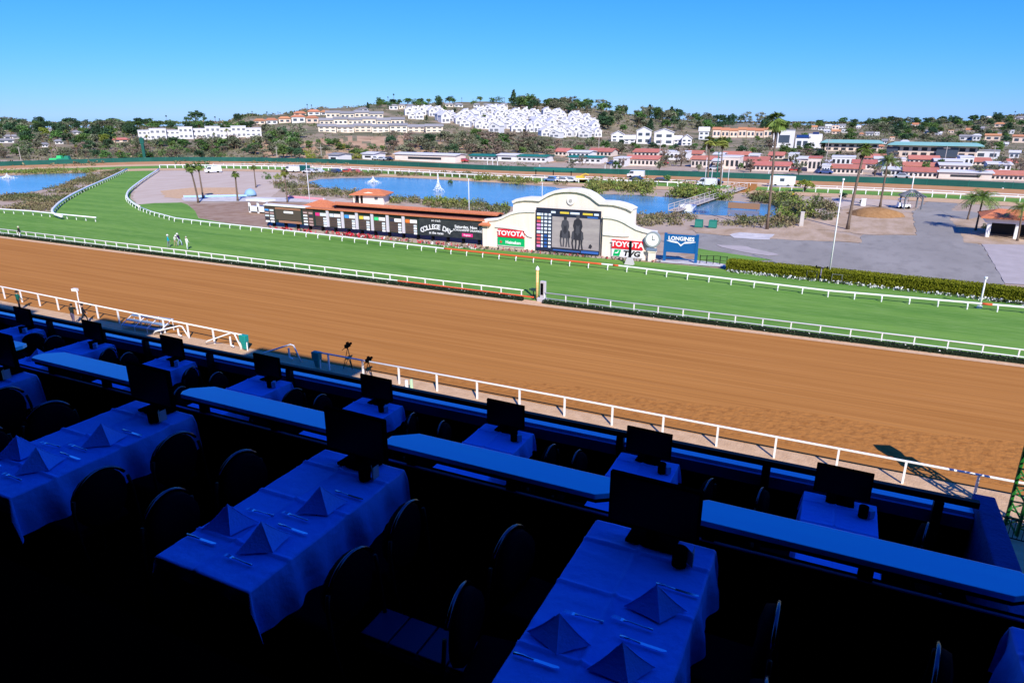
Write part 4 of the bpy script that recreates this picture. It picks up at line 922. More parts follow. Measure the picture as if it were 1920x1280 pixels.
# labels that single the trees out
LAND = [('the white condominium row', 375, 250), ('the big round dome tree', 370, 222), ('the orange roofed villas', 545, 225), ('the grey roofed terraces', 715, 235), ('the sandstone bluff', 670, 270), ('the packed white houses', 1010, 232), ('the tallest hilltop pine', 963, 188), ('the large gabled houses', 1225, 258), ('the peach terrace', 1390, 249), ('the white modern building', 1490, 262), ('the right hand jade roof', 1748, 280), ('the left hand jade roof', 1595, 274), ('the long low white barn', 796, 296), ('the green eaved stables', 960, 298), ('the dark green tower board', 272, 282), ('the left edge houses', 20, 262), ('the right hand hilltop', 1890, 218), ('the stable barns', 1600, 318), ('the left skyline palms', 300, 228), ('the far ridge houses', 1555, 240)]
ADJ = {('broad', 'green foliage'): 'mid green leafy tree', ('broad', 'dark foliage'): 'dark green leafy tree', ('broad', 'grey green foliage'): 'grey green leafy tree', ('broad', 'yellow green foliage'): 'yellow green leafy tree', ('broad', 'brown twigs'): 'reddish brown leafy tree', ('euca', 'grey green foliage'): 'grey green open tree', ('euca', 'brown twigs'): 'brown half bare tree', ('pine', 'dark foliage'): 'dark pointed tree', ('shrub', 'grey green foliage'): 'grey green bush', ('shrub', 'green foliage'): 'green bush', ('shrub', 'yellow green foliage'): 'yellow green bush'}
bk = defaultdict(list)
for o, x, yb, h, kd, lm, lab, grp in TREES:
    o['category'] = 'bush' if kd == 'shrub' else 'tree'
    if lab: o['label'] = lab; continue
    y = yb-h/2; L = min(LAND, key=lambda q: (q[1]-x)**2+((q[2]-y)*2.2)**2)
    dx, dy = x-L[1], y-L[2]; rel = ('left of' if dx < 0 else 'right of') if abs(dx) > abs(dy)*2 else ('above' if dy < 0 else 'below')
    bk[(ADJ.get((kd, lm.name), 'green tree'), rel, L[0])].append(((dx*dx+dy*dy), o, L))
NTH = ['nearest', 'second nearest', 'third nearest', 'fourth nearest', 'fifth nearest', 'sixth nearest', 'seventh nearest', 'eighth nearest', 'ninth nearest', 'tenth nearest']
for (a, rel, lm), L in bk.items():
    L.sort(key=lambda q: q[0])
    for i, (d_, o, l_) in enumerate(L):
        o['label'] = (f'{a} {rel} {lm}' if len(L) == 1 else f'{a} {rel} {lm}, {NTH[i]} to it' if i < len(NTH) else f'{a} {rel} {lm}, farther out')
        o['group'] = 'trees and bushes on the far hillsides'
# hillside ground cover nobody could count
rng = random.Random(11); b = MB(); n = 0
while n < 9000:
    x, y = rng.uniform(-40, 1960), rng.uniform(192, 312)
    if any(a-1 < x < c_+1 and t_-1 < y < d_+3 for a, t_, c_, d_ in RECTS): n += .2; continue
    if 570 < x < 770 and 256 < y < 296 and rng.random() < .75: n += .3; continue
    dns = noise.noise((x*.02, y*.05, 5))
    if dns < -.2: n += .2; continue
    g = T(x, y); r = math.hypot(g.x, g.y); s_ = r/1338*rng.uniform(1.8, 4.4)*(1.3 if x < 480 else 1)
    b.clump((g.x, g.y, g.z+s_*.3), s_, s_, s_*.55, 7, s_*.42, 0, rng); n += 1
for _ in range(2600):
    x, y = rng.uniform(1430, 1960), rng.uniform(214, 272)
    if any(a-1 < x < c_+1 and t_-1 < y < d_+2 for a, t_, c_, d_ in RECTS): continue
    g = T(x, y); r = math.hypot(g.x, g.y); s_ = r/1338*rng.uniform(1.6, 3.8); b.clump((g.x, g.y, g.z+s_*.3), s_, s_, s_*.6, 7, s_*.42, 0, rng)
tag(b.build('hillside_scrub', M_hillscrub), kind='stuff')
# ------------------------------------------------------------ video scoreboard
YS = 82.0
def A(x, y, Y=YS): p = AY(x, y, Y); return (p.x, p.z)
def rel(pts, o): return [(p[0]-o.x, p[1]) for p in pts]
c0 = V((A(1070, 480)[0], YS, 0)); t = thing('scoreboard', 'cream mission style scoreboard wall with big video screen and sponsor boards', 'scoreboard', c0)
def L(px, Y=YS): return rel([A(x, y, Y) for x, y in px], c0)
towertop = [(962, 381), (970, 377), (985, 375), (1000, 375.5), (1012, 376.5), (1020, 371.5), (1030, 366), (1042, 361.5), (1056, 359.5), (1070, 359), (1084, 360), (1098, 363.5), (1110, 370), (1121, 379), (1126, 382.5), (1140, 383), (1152, 384), (1165, 387), (1177, 391), (1187, 396.5)]
tl = L(towertop); body = [(tl[0][0], -.2)] + tl + [(tl[-1][0], -.2)]
sx0, sx1 = L([(1009, 387)])[0][0], L([(1130, 394)])[0][0]; sz0, sz1 = L([(1009, 467)])[0][1], L([(1009, 388)])[0][1]
b = MB(); b.prism_xz(body, 0, 1.6); b.build('wall', M_cream, t)
wl = [(912, 413.5), (922, 413), (934, 412), (944, 409), (953, 404.5), (962, 400.5), (975, 397.5), (990, 396.5), (1006, 397)]
wr = [(1133, 407.5), (1148, 408.5), (1160, 411), (1172, 416), (1184, 423), (1196, 429.5), (1208, 433.5), (1220, 436), (1232, 437)]
for pts in (wl, wr):
    q = L(pts); b = MB(); b.prism_xz([(q[0][0], -.2)] + q + [(q[-1][0], -.2)], -.45, -.004); b.build('wing_wall', M_cream, t)
    b = MB(); b.strip_xz([(p[0], p[1]+.12) for p in q], -.62, .25, .32); b.build('coping', M_coping, t)
b = MB(); b.strip_xz([(p[0], p[1]+.14) for p in tl], -.3, 1.9, .36); b.build('coping', M_coping, t)
for pts in ([(932, 424), (945, 425), (962, 427), (975, 429)], [(1134, 438.5), (1150, 440), (1170, 441.5), (1182, 441)], [(983, 430), (993, 441), (1001, 443)]):
    b = MB(); b.strip_xz(L(pts), -.62, -.46, .16); b.build('moulding', M_coping, t)
for x in (914.5,):
    q = L([(x, 440)])[0]; b = MB(); b.bb(q[0]-.4, q[0]+.35, -.75, -.46, -.1, 3.35); b.build('pier', M_cream, t)
q = L([(914, 417)])[0]; b = MB(); b.hip(q[0]-.5, q[0]+.5, -.95, .1, q[1]-.15, q[1]+.25, .25, .3); b.build('pier_cap', M_terra, t)
q = L([(1071, 376)])[0]; b = MB(); b.tube([(q[0], -.16, q[1]), (q[0], .05, q[1])], .55, 20); me_ = b.build('medallion', M_coping, t)
b = MB(); b.tube([(q[0], -.22, q[1]), (q[0], -.15, q[1])], .22, 8); b.build('medallion_boss', mat('grey relief', (.45, .42, .40)), t)
# screen
b = MB(); b.bb(sx0, sx1, -.62, -.455, sz0, sz1); scr = b.build('video_screen', mat('screen navy', (0.020, 0.028, 0.055), .5, .2), t)
W, Hh = sx1-sx0, sz1-sz0
def sb(mb, u0, u1, v0, v1, mi=0, y=-.635): mb.face([(sx0+W*u0, y, sz0+Hh*v0), (sx0+W*u1, y, sz0+Hh*v0), (sx0+W*u1, y, sz0+Hh*v1), (sx0+W*u0, y, sz0+Hh*v1)], mi)
M_pic = mat('screen track image', (0.22, 0.195, 0.20), .6, .2, col2=(0.29, 0.26, 0.255), scale=1.2, stretch=(.3, 1, 1.5), emit=.4)
b = MB(); sb(b, .26, .99, .10, .82); b.build('screen_picture', M_pic, scr)
M_hs = mat('screen horse dark', (0.035, 0.035, 0.045), .6, .2); M_hs2 = mat('screen horse grey', (0.07, 0.07, 0.085), .6, .2)
def pxp(pts, y, mi, mb): mb.face([(p[0], y, p[1]) for p in L(pts, YS-.64)], mi)
b = MB()
# left horse and rider seen from the front (screen coordinates u, v in 0..1)
def pv(pts, cx, cz, k, mi, y):
    b.face([(sx0+W*(cx+p[0]*k), y, sz0+Hh*(cz+p[1]*k*W/Hh)) for p in pts], mi)
def mount(cx, cz, k, mi, y):
    for lx, kn, ft in ((-.42, -.50, -.36), (-.18, -.12, -.16), (.20, .22, .16), (.44, .40, .52)):
        pv([(lx-.11, -.1), (lx+.11, -.1), (kn+.07, -.75), (ft+.06, -1.35), (ft-.10, -1.35), (kn-.08, -.75)], cx, cz, k, mi, y)
    pv([(-.50, -.25), (-.30, -.42), (.30, -.42), (.50, -.25), (.55, .15), (.36, .48), (-.36, .48), (-.55, .15)], cx, cz, k, mi, y-.003)
    pv([(-.20, .20), (.20, .20), (.16, .75), (.20, .98), (.10, .86), (-.10, .86), (-.20, .98), (-.16, .75)], cx, cz, k, 1-mi, y-.006)
    pv([(-.15, .75), (.15, .75), (.10, .15), (.05, .0), (-.05, .0), (-.10, .15)], cx, cz, k, 1-mi, y-.009)
    pv([(-.34, .45), (.34, .45), (.46, .85), (.36, 1.35), (.14, 1.50), (-.14, 1.50), (-.36, 1.35), (-.46, .85)], cx, cz, k, mi, y-.001)
    pv([(-.15, 1.50), (.15, 1.50), (.18, 1.72), (.10, 1.88), (-.10, 1.88), (-.18, 1.72)], cx, cz, k, 1-mi, y-.002)
    pv([(-.52, .35), (-.36, .30), (-.34, -.3), (-.46, -.45), (-.60, -.3)], cx, cz, k, 1-mi, y-.004)
    pv([(.52, .35), (.36, .30), (.34, -.3), (.46, -.45), (.60, -.3)], cx, cz, k, 1-mi, y-.004)
b = MB(); mount(.465, .43, .140, 1, -.65); mount(.66, .42, .160, 0, -.67)
pv([(-.3, 0), (.1, -.1), (.3, .3), (.0, .6), (-.2, .4)], .86, .15, .10, 0, -.65)
b.build('screen_horses', [M_hs, M_hs2], scr)
M_c = [mat('cell ' + n, c_, .6, .2, emit=.3) for n, c_ in (('pale', (.55, .62, .72)), ('blue', (.03, .10, .33)), ('red', (.5, .08, .1)), ('gold', (.55, .42, .05)), ('magenta', (.55, .2, .45)), ('white', (.75, .76, .8)))]
b = MB(); rng = random.Random(4)
for j in range(10):
    v = .90-.083*j
    sb(b, .015, .075, v-.075, v-.02, rng.choice([2, 0, 3, 4, 1]), -.64); sb(b, .085, .115, v-.075, v-.02, 0, -.64)
    sb(b, .135, .18, v-.07, v-.02, 1 if j > 5 else 0, -.64); sb(b, .20, .24, v-.07, v-.02, 0 if j != 8 else 5, -.64)
for u0, u1, mi in ((.24, .31, 0), (.38, .52, 3), (.54, .68, 0), (.73, .88, 3), (.90, .97, 0)): sb(b, u0, u1, .895, .94, mi, -.64)
sb(b, .80, .96, .83, .865, 1, -.64); sb(b, .72, .985, .02, .075, 1, -.64); sb(b, .28, .70, .03, .055, 1, -.64)
b.build('screen_figures', M_c, scr)
def board(px0, px1, pxt, pxb, m, nm, par, y=-.6):
    q0 = L([(px0, pxb)], YS)[0]; q1 = L([(px1, pxb)], YS)[0]; za, zb = L([(px0, pxb)])[0][1], L([(px0, pxt)])[0][1]
    b = MB(); b.bb(q0[0], q1[0], y, y+.145, za, zb); o = b.build(nm, m, par); return o, q0[0], q1[0], za, zb
s1, a0, a1, za, zb = board(937, 986.5, 428, 442, M_red, 'sign_board', t, -.62)
text('TOYOTA', (zb-za)*.86, M_text_w, s1, ((a0+a1)/2, -.64, (za+zb)/2), sx=1.12, bold=.03)
s1, a0, a1, za, zb = board(937, 986.5, 443.5, 459, M_sgreen, 'sign_board', t, -.62)
text('Heineken', (zb-za)*.52, M_text_w, s1, ((a0+a1)/2+.35, -.64, (za+zb)/2), bold=.015)
b = MB(); pts = [(a0+.5+math.cos(math.pi/2+i*math.pi/5)*(.25 if i % 2 == 0 else .10), (za+zb)/2+math.sin(math.pi/2+i*math.pi/5)*(.25 if i % 2 == 0 else .10)) for i in range(10)]
b.prism_xz(pts, -.65, -.625); b.build('star', M_red, s1)
b = MB(); b.bb(a0, a1, -.64, -.622, za+.0, za+.12); b.build('sign_stripe', M_patch, s1)
wb, a0, a1, za, zb = board(1147, 1209, 446, 481, M_coping, 'sign_panel', t, -.56)
s1, a0, a1, za, zb = board(1150, 1208, 447, 463, M_red, 'sign_board', t, -.72)
text('TOYOTA', (zb-za)*.84, M_text_w, s1, ((a0+a1)/2, -.74, (za+zb)/2), sx=1.12, bold=.03)
s1, a0, a1, za, zb = board(1150, 1208, 464.5, 478, M_text_w, 'sign_board', t, -.72)
text('TVG', (zb-za)*.98, M_text_k, s1, ((a0+a1)/2+.55, -.74, (za+zb)/2), sx=1.25, bold=.04, shear=.15)
b = MB(); z0_ = (za+zb)/2; b.prism_xz([(a0+.15, z0_-.4), (a0+1.0, z0_-.4), (a0+1.2, z0_+.42), (a0+.35, z0_+.42)], -.74, -.721); b.build('sign_emblem', M_sgreen, s1)
b = MB(); b.prism_xz([(a0+.40, z0_-.05), (a0+.75, z0_-.05), (a0+.95, z0_+.25), (a0+.85, z0_+.28), (a0+.66, z0_+.08), (a0+.42, z0_+.06)], -.755, -.741); b.build('sign_emblem', M_text_w, s1)
# clock on a column at the right end
g = G(1224, 489); q = A(1224, 449, YS-.9); t = thing('column_clock', 'round clock on a pale pillar at the right end of the scoreboard', 'clock', (q[0], YS-.9, 0))
b = MB(); b.bb(-.42, .42, -.1, .3, 0, q[1]-.7); b.bb(-.5, .5, -.18, .38, q[1]-1.55, q[1]-1.25); b.build('pillar', M_cream, t)
b = MB(); b.tube([(0, -.22, q[1]), (0, .3, q[1])], .95, 28); rim = b.build('clock_case', mat('clock case', (.30, .33, .33), .5, .3), t)
b = MB(); b.tube([(0, -.26, q[1]), (0, -.225, q[1])], .76, 28); fc = b.build('clock_face', M_text_w, t)
b = MB(); b.bb(-.03, .03, -.29, -.265, q[1], q[1]+.5); b.bb(0, .35, -.305, -.292, q[1]-.03, q[1]+.03); b.build('clock_hands', M_text_k, fc)
b = MB(); b.bb(-.65, .65, -.25, -.2, q[1]-1.35, q[1]-1.0); b.build('clock_plate', mat('plate blue grey', (.16, .22, .33)), t)
# blue framed sign
g0, g1 = G(1243, 489), G(1306, 494); c_ = V(((g0.x+g1.x)/2, (g0.y+g1.y)/2, 0)); an = math.atan2(g1.y-g0.y, g1.x-g0.x); wd = (g1-g0).length; u = wd/63
t = thing('framed_sign', 'blue sign board on two blue legs right of the scoreboard', 'sign', c_, an)
b = MB(); b.bb(-wd/2, wd/2, -.1, .1, 18*u*1.0, 52*u); bd = b.build('sign_board', M_sblue, t)
for x in (-1, 1):
    b = MB(); b.bb(x*(wd/2-.14)-.16, x*(wd/2-.14)+.16, -.14, .14, 0, 52*u+.12); b.build('leg', M_sblue, t)
text('LONGINES', 10*u, M_text_w, bd, (0, -.125, 44.5*u), sx=1.0, bold=.02)
b = MB(); z_ = 37*u; b.prism_xz([(-1.9, z_+.22), (-.5, z_+.16), (0, z_-.22), (.5, z_+.16), (1.9, z_+.22), (1.2, z_+.03), (.35, z_-.08), (0, z_-.42), (-.35, z_-.08), (-1.2, z_+.03)], -.13, -.11); b.build('sign_emblem', M_text_w, bd)
b = MB(); b.bb(-wd/2, wd/2, -.06, .06, 6*u, 7*u); b.build('rail', M_sblue, t)
# ------------------------------------------------------------ tote board
YT = 81.6
ax0, ax1 = A(500, 424, YT)[0], A(911, 462, YT)[0]; c0 = V(((ax0+ax1)/2, YT, 0)); t = thing('tote_board', 'long dark odds board with lit columns, white pilasters and a black event banner', 'tote board', c0)
def X(px, py=430): return A(px, py, YT)[0]-c0.x
topL, topR = A(500, 392, YT)[1], A(911, 414, YT)[1]
M_tb = mat('odds board brown', (0.075, 0.052, 0.042), .6, .2, col2=(0.10, 0.07, 0.055), scale=.6, stretch=(1, 1, 3)); M_tg = mat('odds board green frame', (0.022, 0.04, 0.034), .6, .2)
HT = 3.35
b = MB(); b.bb(ax0-c0.x, ax1-c0.x, 0, 1.0, .75, HT); b.build('board_body', M_tg, t)
b = MB()
for i in range(16): x = (ax0-c0.x)+(ax1-ax0)*(i+.5)/16; b = MB(); b.bb(x-.12, x+.12, .2, .7, 0, .75); b.build('support', M_blackm, t)
b = MB(); b.bb(ax0-c0.x, X(577), -.25, 1.2, HT, HT+.18); b.build('cornice', M_coping, t)
b = MB(); b.bb(X(577)+.2, ax1-c0.x, -.3, .9, HT+.003, HT+.16); b.build('tile_cap', M_terra, t)
M_pil = mat('lilac white paint', (.62, .59, .64), .6, .2); M_lit = [mat('odds ' + n, c_, .5, .2, emit=.25) for n, c_ in (('magenta', (.62, .03, .19)), ('pale', (.55, .63, .70)), ('blue', (.05, .28, .75)), ('yellow', (.60, .50, .06)), ('green', (.05, .58, .20)), ('dark', (.03, .035, .06)), ('orange', (.75, .17, .03)), ('white', (.78, .80, .82)), ('mauve', (.40, .27, .26)))]
for x in (617, 644.5, 671, 699.5, 728, 757.5):
    b = MB(); b.bb(X(x)-.22, X(x)+.22, -.16, -.002, .8, HT-.1); b.build('pilaster', M_pil, t)
def cells(mb, x0, x1, z0, z1, mi): mb.bb(X(x0), X(x1), -.08, -.02, z0, z1, mi)
bays = [(594, 615, 0, 1), (620, 641, 1, 7), (648, 668, 2, 7), (675, 695, 3, 7), (703, 724, 4, 7), (732, 754, 5, 7), (761, 783, 6, 7)]
for (a, b_, hc, tc) in bays:
    p = MB(); p.bb(X(a), X(b_), -.05, -.003, .85, HT-.45); pn = p.build('odds_panel', M_tb, t)
    q = MB(); cells(q, a+.5, a+8, HT-1.0, HT-.55, hc); cells(q, a+9, b_-.5, HT-1.0, HT-.55, tc)
    for j in range(4):
        z = HT-1.35-.36*j; cells(q, b_-6.5, b_-1, z-.15, z+.1, 7 if j % 2 else 1)
        q.bb(X(a+2), X(b_-9), -.06, -.045, z-.2, z-.16, 5)
    q.build('odds_display', M_lit, pn)
p = MB(); p.bb(X(520), X(567), -.05, -.003, 1.25, HT-.5); pn = p.build('message_panel', mat('message board', (.085, .068, .05)), t); q = MB(); cells(q, 536, 553, HT-1.0, HT-.7, 7); q.build('odds_display', M_lit, pn)
p = MB(); p.bb(X(520), X(567), -.05, -.003, HT-.45, HT-.1); p.bb(X(525), X(567), -.05, -.003, .8, 1.15); p.build('rust_panel', mat('rust panel', (.36, .18, .11)), t)
for a, b_ in ((500, 518), (571, 590)):
    p = MB(); p.bb(X(a), X(b_), -.05, -.003, .8, HT-.2); pn = p.build('odds_panel', M_tb, t); q = MB()
    for j in range(5):
        z = HT-.65-.45*j; cells(q, a+1, a+8, z-.15, z+.08, [2, 8, 1, 5, 7][j] if a == 500 else [8, 7, 1, 7, 1][j]); cells(q, b_-8, b_-1, z-.17, z+.08, [1, 8, 1, 7, 7][j] if a == 500 else [8, 5, 8, 8, 8][j])
    q.build('odds_display', M_lit, pn)
p = MB(); p.bb(X(787), X(911), -.12, -.003, .78, HT-.05); bn = p.build('banner', mat('banner black', (.022, .028, .032), .7, .2, col2=(.045, .05, .052), scale=1.2), t)
# arched lettering
word = 'COLLEGE DAY'; xm = (X(790)+X(848))/2; half = (X(845)-X(793))/2
for i, chh in enumerate(word):
    if chh == ' ': continue
    u_ = (i/(len(word)-1)-.5)*2; text(chh, .95, M_text_w, bn, (xm+u_*half, -.14, 2.05-.55*u_*u_), rot=(math.pi/2, u_*.42, 0), bold=.02)
text('at the races', .5, M_text_w, bn, (xm, -.14, 1.22), bold=.008)
text('Saturday, Nov. 19', .55, M_text_w, bn, ((X(851)+X(909))/2, -.14, 2.35), sx=1.12, bold=.012)
text('SCHOLARSHIP DRAWINGS', .38, M_text_w, bn, ((X(849)+X(909))/2, -.14, 1.9), sx=1.05, bold=.006)
p = MB(); p.bb(X(867), X(887), -.15, -.125, 1.05, 1.5); pk = p.build('banner_label', M_lit[0], bn); text('Register', .34, M_text_w, pk, ((X(867)+X(887))/2, -.17, 1.27))
text('on track', .45, M_text_w, bn, (xm, -.14, 2.95))
# tiled shed behind tote board
g0, g1 = AY(628, 392, 85.5), AY(932, 407, 85.5)
t = thing('long_shed', 'long low shed with terracotta roof right behind the odds board', 'shed', ((g0.x+g1.x)/2, 85.5, 0)); hw = (g1.x-g0.x)/2
b = MB(); b.bb(-hw+.3, hw-.3, 0, 2.2, 0, 3.55); b.build('wall', mat('maroon wall', (.07, .02, .02)), t)
b = MB(); b.gable(-hw, hw, -.2, 1.3, 3.62, 3.85, .25, .16); b.build('roof', M_terra, t)
g = AY(595, 392, 85); t = thing('small_shed', 'small shed with a pyramid terracotta roof behind the odds board', 'shed', (g.x, 85, 0)); b = MB(); b.bb(-2.2, 2.2, 0, 3, 0, 3.0); b.build('wall', M_cream, t); b = MB(); b.hip(-2.4, 2.4, -.2, 3.2, 3.15, 4.1, .5, .2); b.build('roof', M_terra, t)
# white stand at the left end of the tote board
g = G(492, 399); t = thing('white_booth', 'white open booth at the left end of the odds board', 'booth', g)
b = MB(); b.bb(-2.2, 2.2, -1, 1, .3, 1.2); b.build('counter', M_white, t)
for x in (-2.1, 0, 2.1):
    b = MB(); b.bb(x-.16, x+.16, -1, -.7, 0, 2.2); b.build('post', M_white, t)
b = MB(); b.bb(-2.4, 2.4, -1.3, 1.2, 2.2, 2.5); b.build('roof', M_white, t)
# kiosk on the pond bank
g = G(692, 384); t = thing('tile_roofed_kiosk', 'beige kiosk with orange tiled roof on the pond bank', 'kiosk', g, R(18))
b = MB(); b.bb(-1.2, 3.0, 0, 4, 0, 1.9); b.add([(-3.2, 0, 1.9), (3.0, 0, 1.9), (0, 0, 2.5), (-3.2, .15, 1.9), (3.0, .15, 1.9), (0, .15, 2.5)], [(0, 1, 2), (5, 4, 3)]); b.build('wall', M_cream, t)
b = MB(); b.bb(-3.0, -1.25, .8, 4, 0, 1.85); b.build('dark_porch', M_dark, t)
for x in (-3.1, -1.9):
    b = MB(); b.bb(x-.12, x+.12, 0, .25, 0, 1.9); b.build('post', M_cream, t)
b = MB(); b.hip(-3.3, 3.3, -.3, 4.4, 2.05, 2.95, .45, .4); b.build('roof', M_terra, t)
b = MB(); b.bb(1.2, 1.9, -.06, .05, 1.0, 1.5); b.build('window', M_glass, t)
# pavilion at the right edge
g = G(1850, 444); t = thing('pavilion', 'open pavilion with terracotta hip roof and white beams at the right edge', 'pavilion', g, R(-4))
b = MB(); b.bb(-.6, 13, -.5, 5.4, 2.15, 2.8); b.build('beam', M_white, t)
b = MB(); b.hip(-.8, 13.2, -.7, 5.6, 2.95, 3.9, .5, .7); b.build('roof', M_terra, t)
for x in (0, 3.4, 6.6, 10): 
    b = MB(); b.bb(x-.25, x+.25, -.3, .2, 0, 2.15); b.build('column', M_white, t)
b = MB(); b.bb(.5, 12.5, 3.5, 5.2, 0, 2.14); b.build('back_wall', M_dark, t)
b = MB(); b.bb(4.6, 5.2, -.5, .1, 0, 1.0); b.bb(6.1, 6.7, -.5, .1, 0, 1.0); b.bb(4.6, 6.7, -.55, .15, 1.0, 1.12); b.build('serving_counter', M_white, t)
# gazebo
g = G(1706, 391); t = thing('gazebo', 'open lattice gazebo with dark clustered posts where the roads meet', 'gazebo', g, R(12)); M_gz = mat('weathered timber', (.16, .17, .19), .8, .1)
for sx_ in (-1, 1):
    for sy_ in (-1, 1):
        b = MB(); b.tube([(sx_*1.75, sy_*1.75, 0), (sx_*1.75, sy_*1.75, 2.9)], .19, 8); b.tube([(sx_*1.75, sy_*1.75, 2.3), (sx_*1.1, sy_*1.75, 2.95)], .09, 6); b.build('post', M_gz, t)
b = MB()
for i in range(8):
    u_ = -2.3+4.6*i/7
    b.tube([(u_, -2.3, 3.0), (u_*.15, -.2, 4.4)], .07, 5); b.tube([(u_, 2.3, 3.0), (u_*.15, .2, 4.4)], .07, 5); b.tube([(-2.3, u_, 3.0), (-.2, u_*.15, 4.4)], .07, 5); b.tube([(2.3, u_, 3.0), (.2, u_*.15, 4.4)], .07, 5)
for sgn in (-1, 1): b.bb(-2.4, 2.4, sgn*1.9-.08, sgn*1.9+.08, 2.9, 3.1); b.bb(sgn*2.12-.08, sgn*2.12+.08, -2.4, 2.4, 2.86, 3.06)
b.build('lattice_roof', M_gz, t); t.scale = (.85, .85, .8)
def cart(name, lab, px, rz, m=M_white, s=1.0, cat='cart'):
    g = G(*px); t = thing(name, lab, cat, g, rz)
    b = MB(); b.box((0, 0, .55*s), (2.3*s, 1.15*s, .5*s), 0, 0, .92); b.box((-.75*s, 0, .95*s), (.6*s, 1.0*s, .35*s)); b.build('body', m, t, bevel=.05)
    b = MB(); b.bb(-1.0*s, .6*s, -.6*s, .6*s, 1.75*s, 1.85*s); rf = b.build('canopy', m, t)
    for x, y in ((-.9, -.5), (-.9, .5), (.5, -.5), (.5, .5)):
        b = MB(); b.tube([(x*s, y*s, .7*s), (x*s, y*s, 1.75*s)], .03*s, 5); b.build('canopy_post', M_blackm, t)
    for x, y in ((-.75, -.55), (-.75, .55), (.75, -.55), (.75, .55)):
        b = MB(); b.tube([(x*s, (y-.08)*s, .26*s), (x*s, (y+.08)*s, .26*s)], .26*s, 12); b.build('wheel', M_black, t)
    return t
cart('golf_cart', 'white cart parked beside the gazebo', (1693, 391), R(20))
# dirt mound
g = G(1640, 404); b = MB(); n = 28; rng = random.Random(2); rings = []
for j, (rr, z) in enumerate([(4.6, 0), (3.9, .55), (3.0, 1.0), (1.9, 1.3), (.8, 1.42)]):
    for i in range(n):
        a = 6.283*i/n; q = rr*(1+.1*math.sin(3*a+j)+rng.uniform(-.05, .05)); b.v.append((math.cos(a)*q, math.sin(a)*q*.7, z+rng.uniform(-.05, .05)))
for j in range(4):
    for i in range(n): b.f.append((j*n+i, j*n+(i+1) % n, (j+1)*n+(i+1) % n, (j+1)*n+i)); b.m.append(0)
b.f.append(tuple(4*n+i for i in range(n))); b.m.append(0)
tag(b.build('dirt_mound', mat('loose dirt', (.34, .19, .085), .95, .05, col2=(.27, .145, .06), scale=1.5, bump=.8, bscale=3), loc=g, smooth=True), 'mound of brown dirt on the bare lot left of the gazebo', 'dirt mound')
# green cabinets, brown panel, bridge, small boxes
for px, lab in (((1310, 426), 'left one of two green utility cabinets beyond the blue sign'), ((1336, 427), 'right one of two green utility cabinets beyond the blue sign')):
    g = G(*px); t = thing('utility_cabinet', lab, 'cabinet', g, 0, 'green utility cabinets'); b = MB(); b.box((0, 0, .62), (1.25, .9, 1.2), 0, 0, .92); b.build('box', M_greenp, t, bevel=.03); b = MB(); b.bb(-.55, .55, -.47, -.44, .15, 1.05); b.build('door', mat('green door', (.03, .22, .17)), t)
g = G(1394, 393); t = thing('brown_panel', 'low brown board standing in the water by the pond bridge', 'panel', g, R(-2)); b = MB(); b.bb(-2.9, 2.9, -.1, .1, .15, 1.25); b.build('board', mat('brown board', (.30, .17, .10), .9, .05), t)
for x in (-2.4, 2.4):
    b = MB(); b.bb(x-.08, x+.08, -.06, .06, -.3, .15); b.build('post', M_trunk, t)
p0, p1 = G(1262, 401), G(1393, 356); c_ = (p0+p1)/2; d = p1-p0; an = math.atan2(d.y, d.x); Ln = d.length
t = thing('pond_bridge', 'long pale footbridge with rails crossing the right end of the pond', 'bridge', (c_.x, c_.y, 0), an); b = MB(); b.bb(-Ln/2, Ln/2, -1.0, 1.0, .45, .65); b.build('deck', M_conc, t)
for sd in (-1, 1):
    b = MB(); b.tube([(-Ln/2, sd*.95, 1.6), (Ln/2, sd*.95, 1.6)], .06, 6); b.tube([(-Ln/2, sd*.95, 1.15), (Ln/2, sd*.95, 1.15)], .04, 6)
    for i in range(17): x = -Ln/2+Ln*i/16; b.tube([(x, sd*.95, .6), (x, sd*.95, 1.6)], .05, 5)
    b.build('handrail', mat('pale timber', (.52, .47, .43), .8, .1), t)
b = MB()
for i in range(9): x = -Ln/2+Ln*(i+.5)/9; b.bb(x-.12, x+.12, -.8, .8, -.3, .45)
b.build('piles', M_trunk, t)
b = MB(); b.bb(-1.4, 1.4, -.5, .5, 0, 1.2); tag(b.build('white_crate', M_white, loc=G(1290, 396)), 'white slab box at the near end of the pond bridge', 'box')
for px, sz, m, lab in (((1618, 386), (.9, .7, 1.3), M_white, 'white bin under the little tree left of the gazebo'), ((1502, 424), (.6, .5, 2.2), M_patch, 'narrow grey pillar box at the edge of the tan lot'), ((1485, 365), (.9, .9, .5), mat('yellow paint', (.7, .5, .03)), 'yellow barrel among bushes right of the pond')):
    b = MB(); b.box((0, 0, sz[2]/2), sz, 0, 0, .9); b.box((0, 0, sz[2]+.06), (sz[0]*1.05, sz[1]*1.05, .12)); tag(b.build('bin' if sz[2] < 2 else 'pillar_box', m, loc=G(*px), bevel=.03), lab, 'bin' if sz[2] < 2 else 'box')
g = G(1466, 351); t = thing('white_trailer', 'white trailer with a dark window by the backstretch crossing', 'trailer', g, R(-2)); b = MB(); b.bb(-2.9, 2.9, -1, 1, .5, 2.7); b.build('body', M_white, t, bevel=.08); b = MB(); b.bb(-.5, .5, -1.04, -.98, 1.5, 2.2); b.build('window', M_glass, t)
for x in (-1.5, 1.5):
    b = MB(); b.tube([(x, -1.0, .4), (x, -.7, .4)], .4, 12); b.build('wheel', M_black, t)
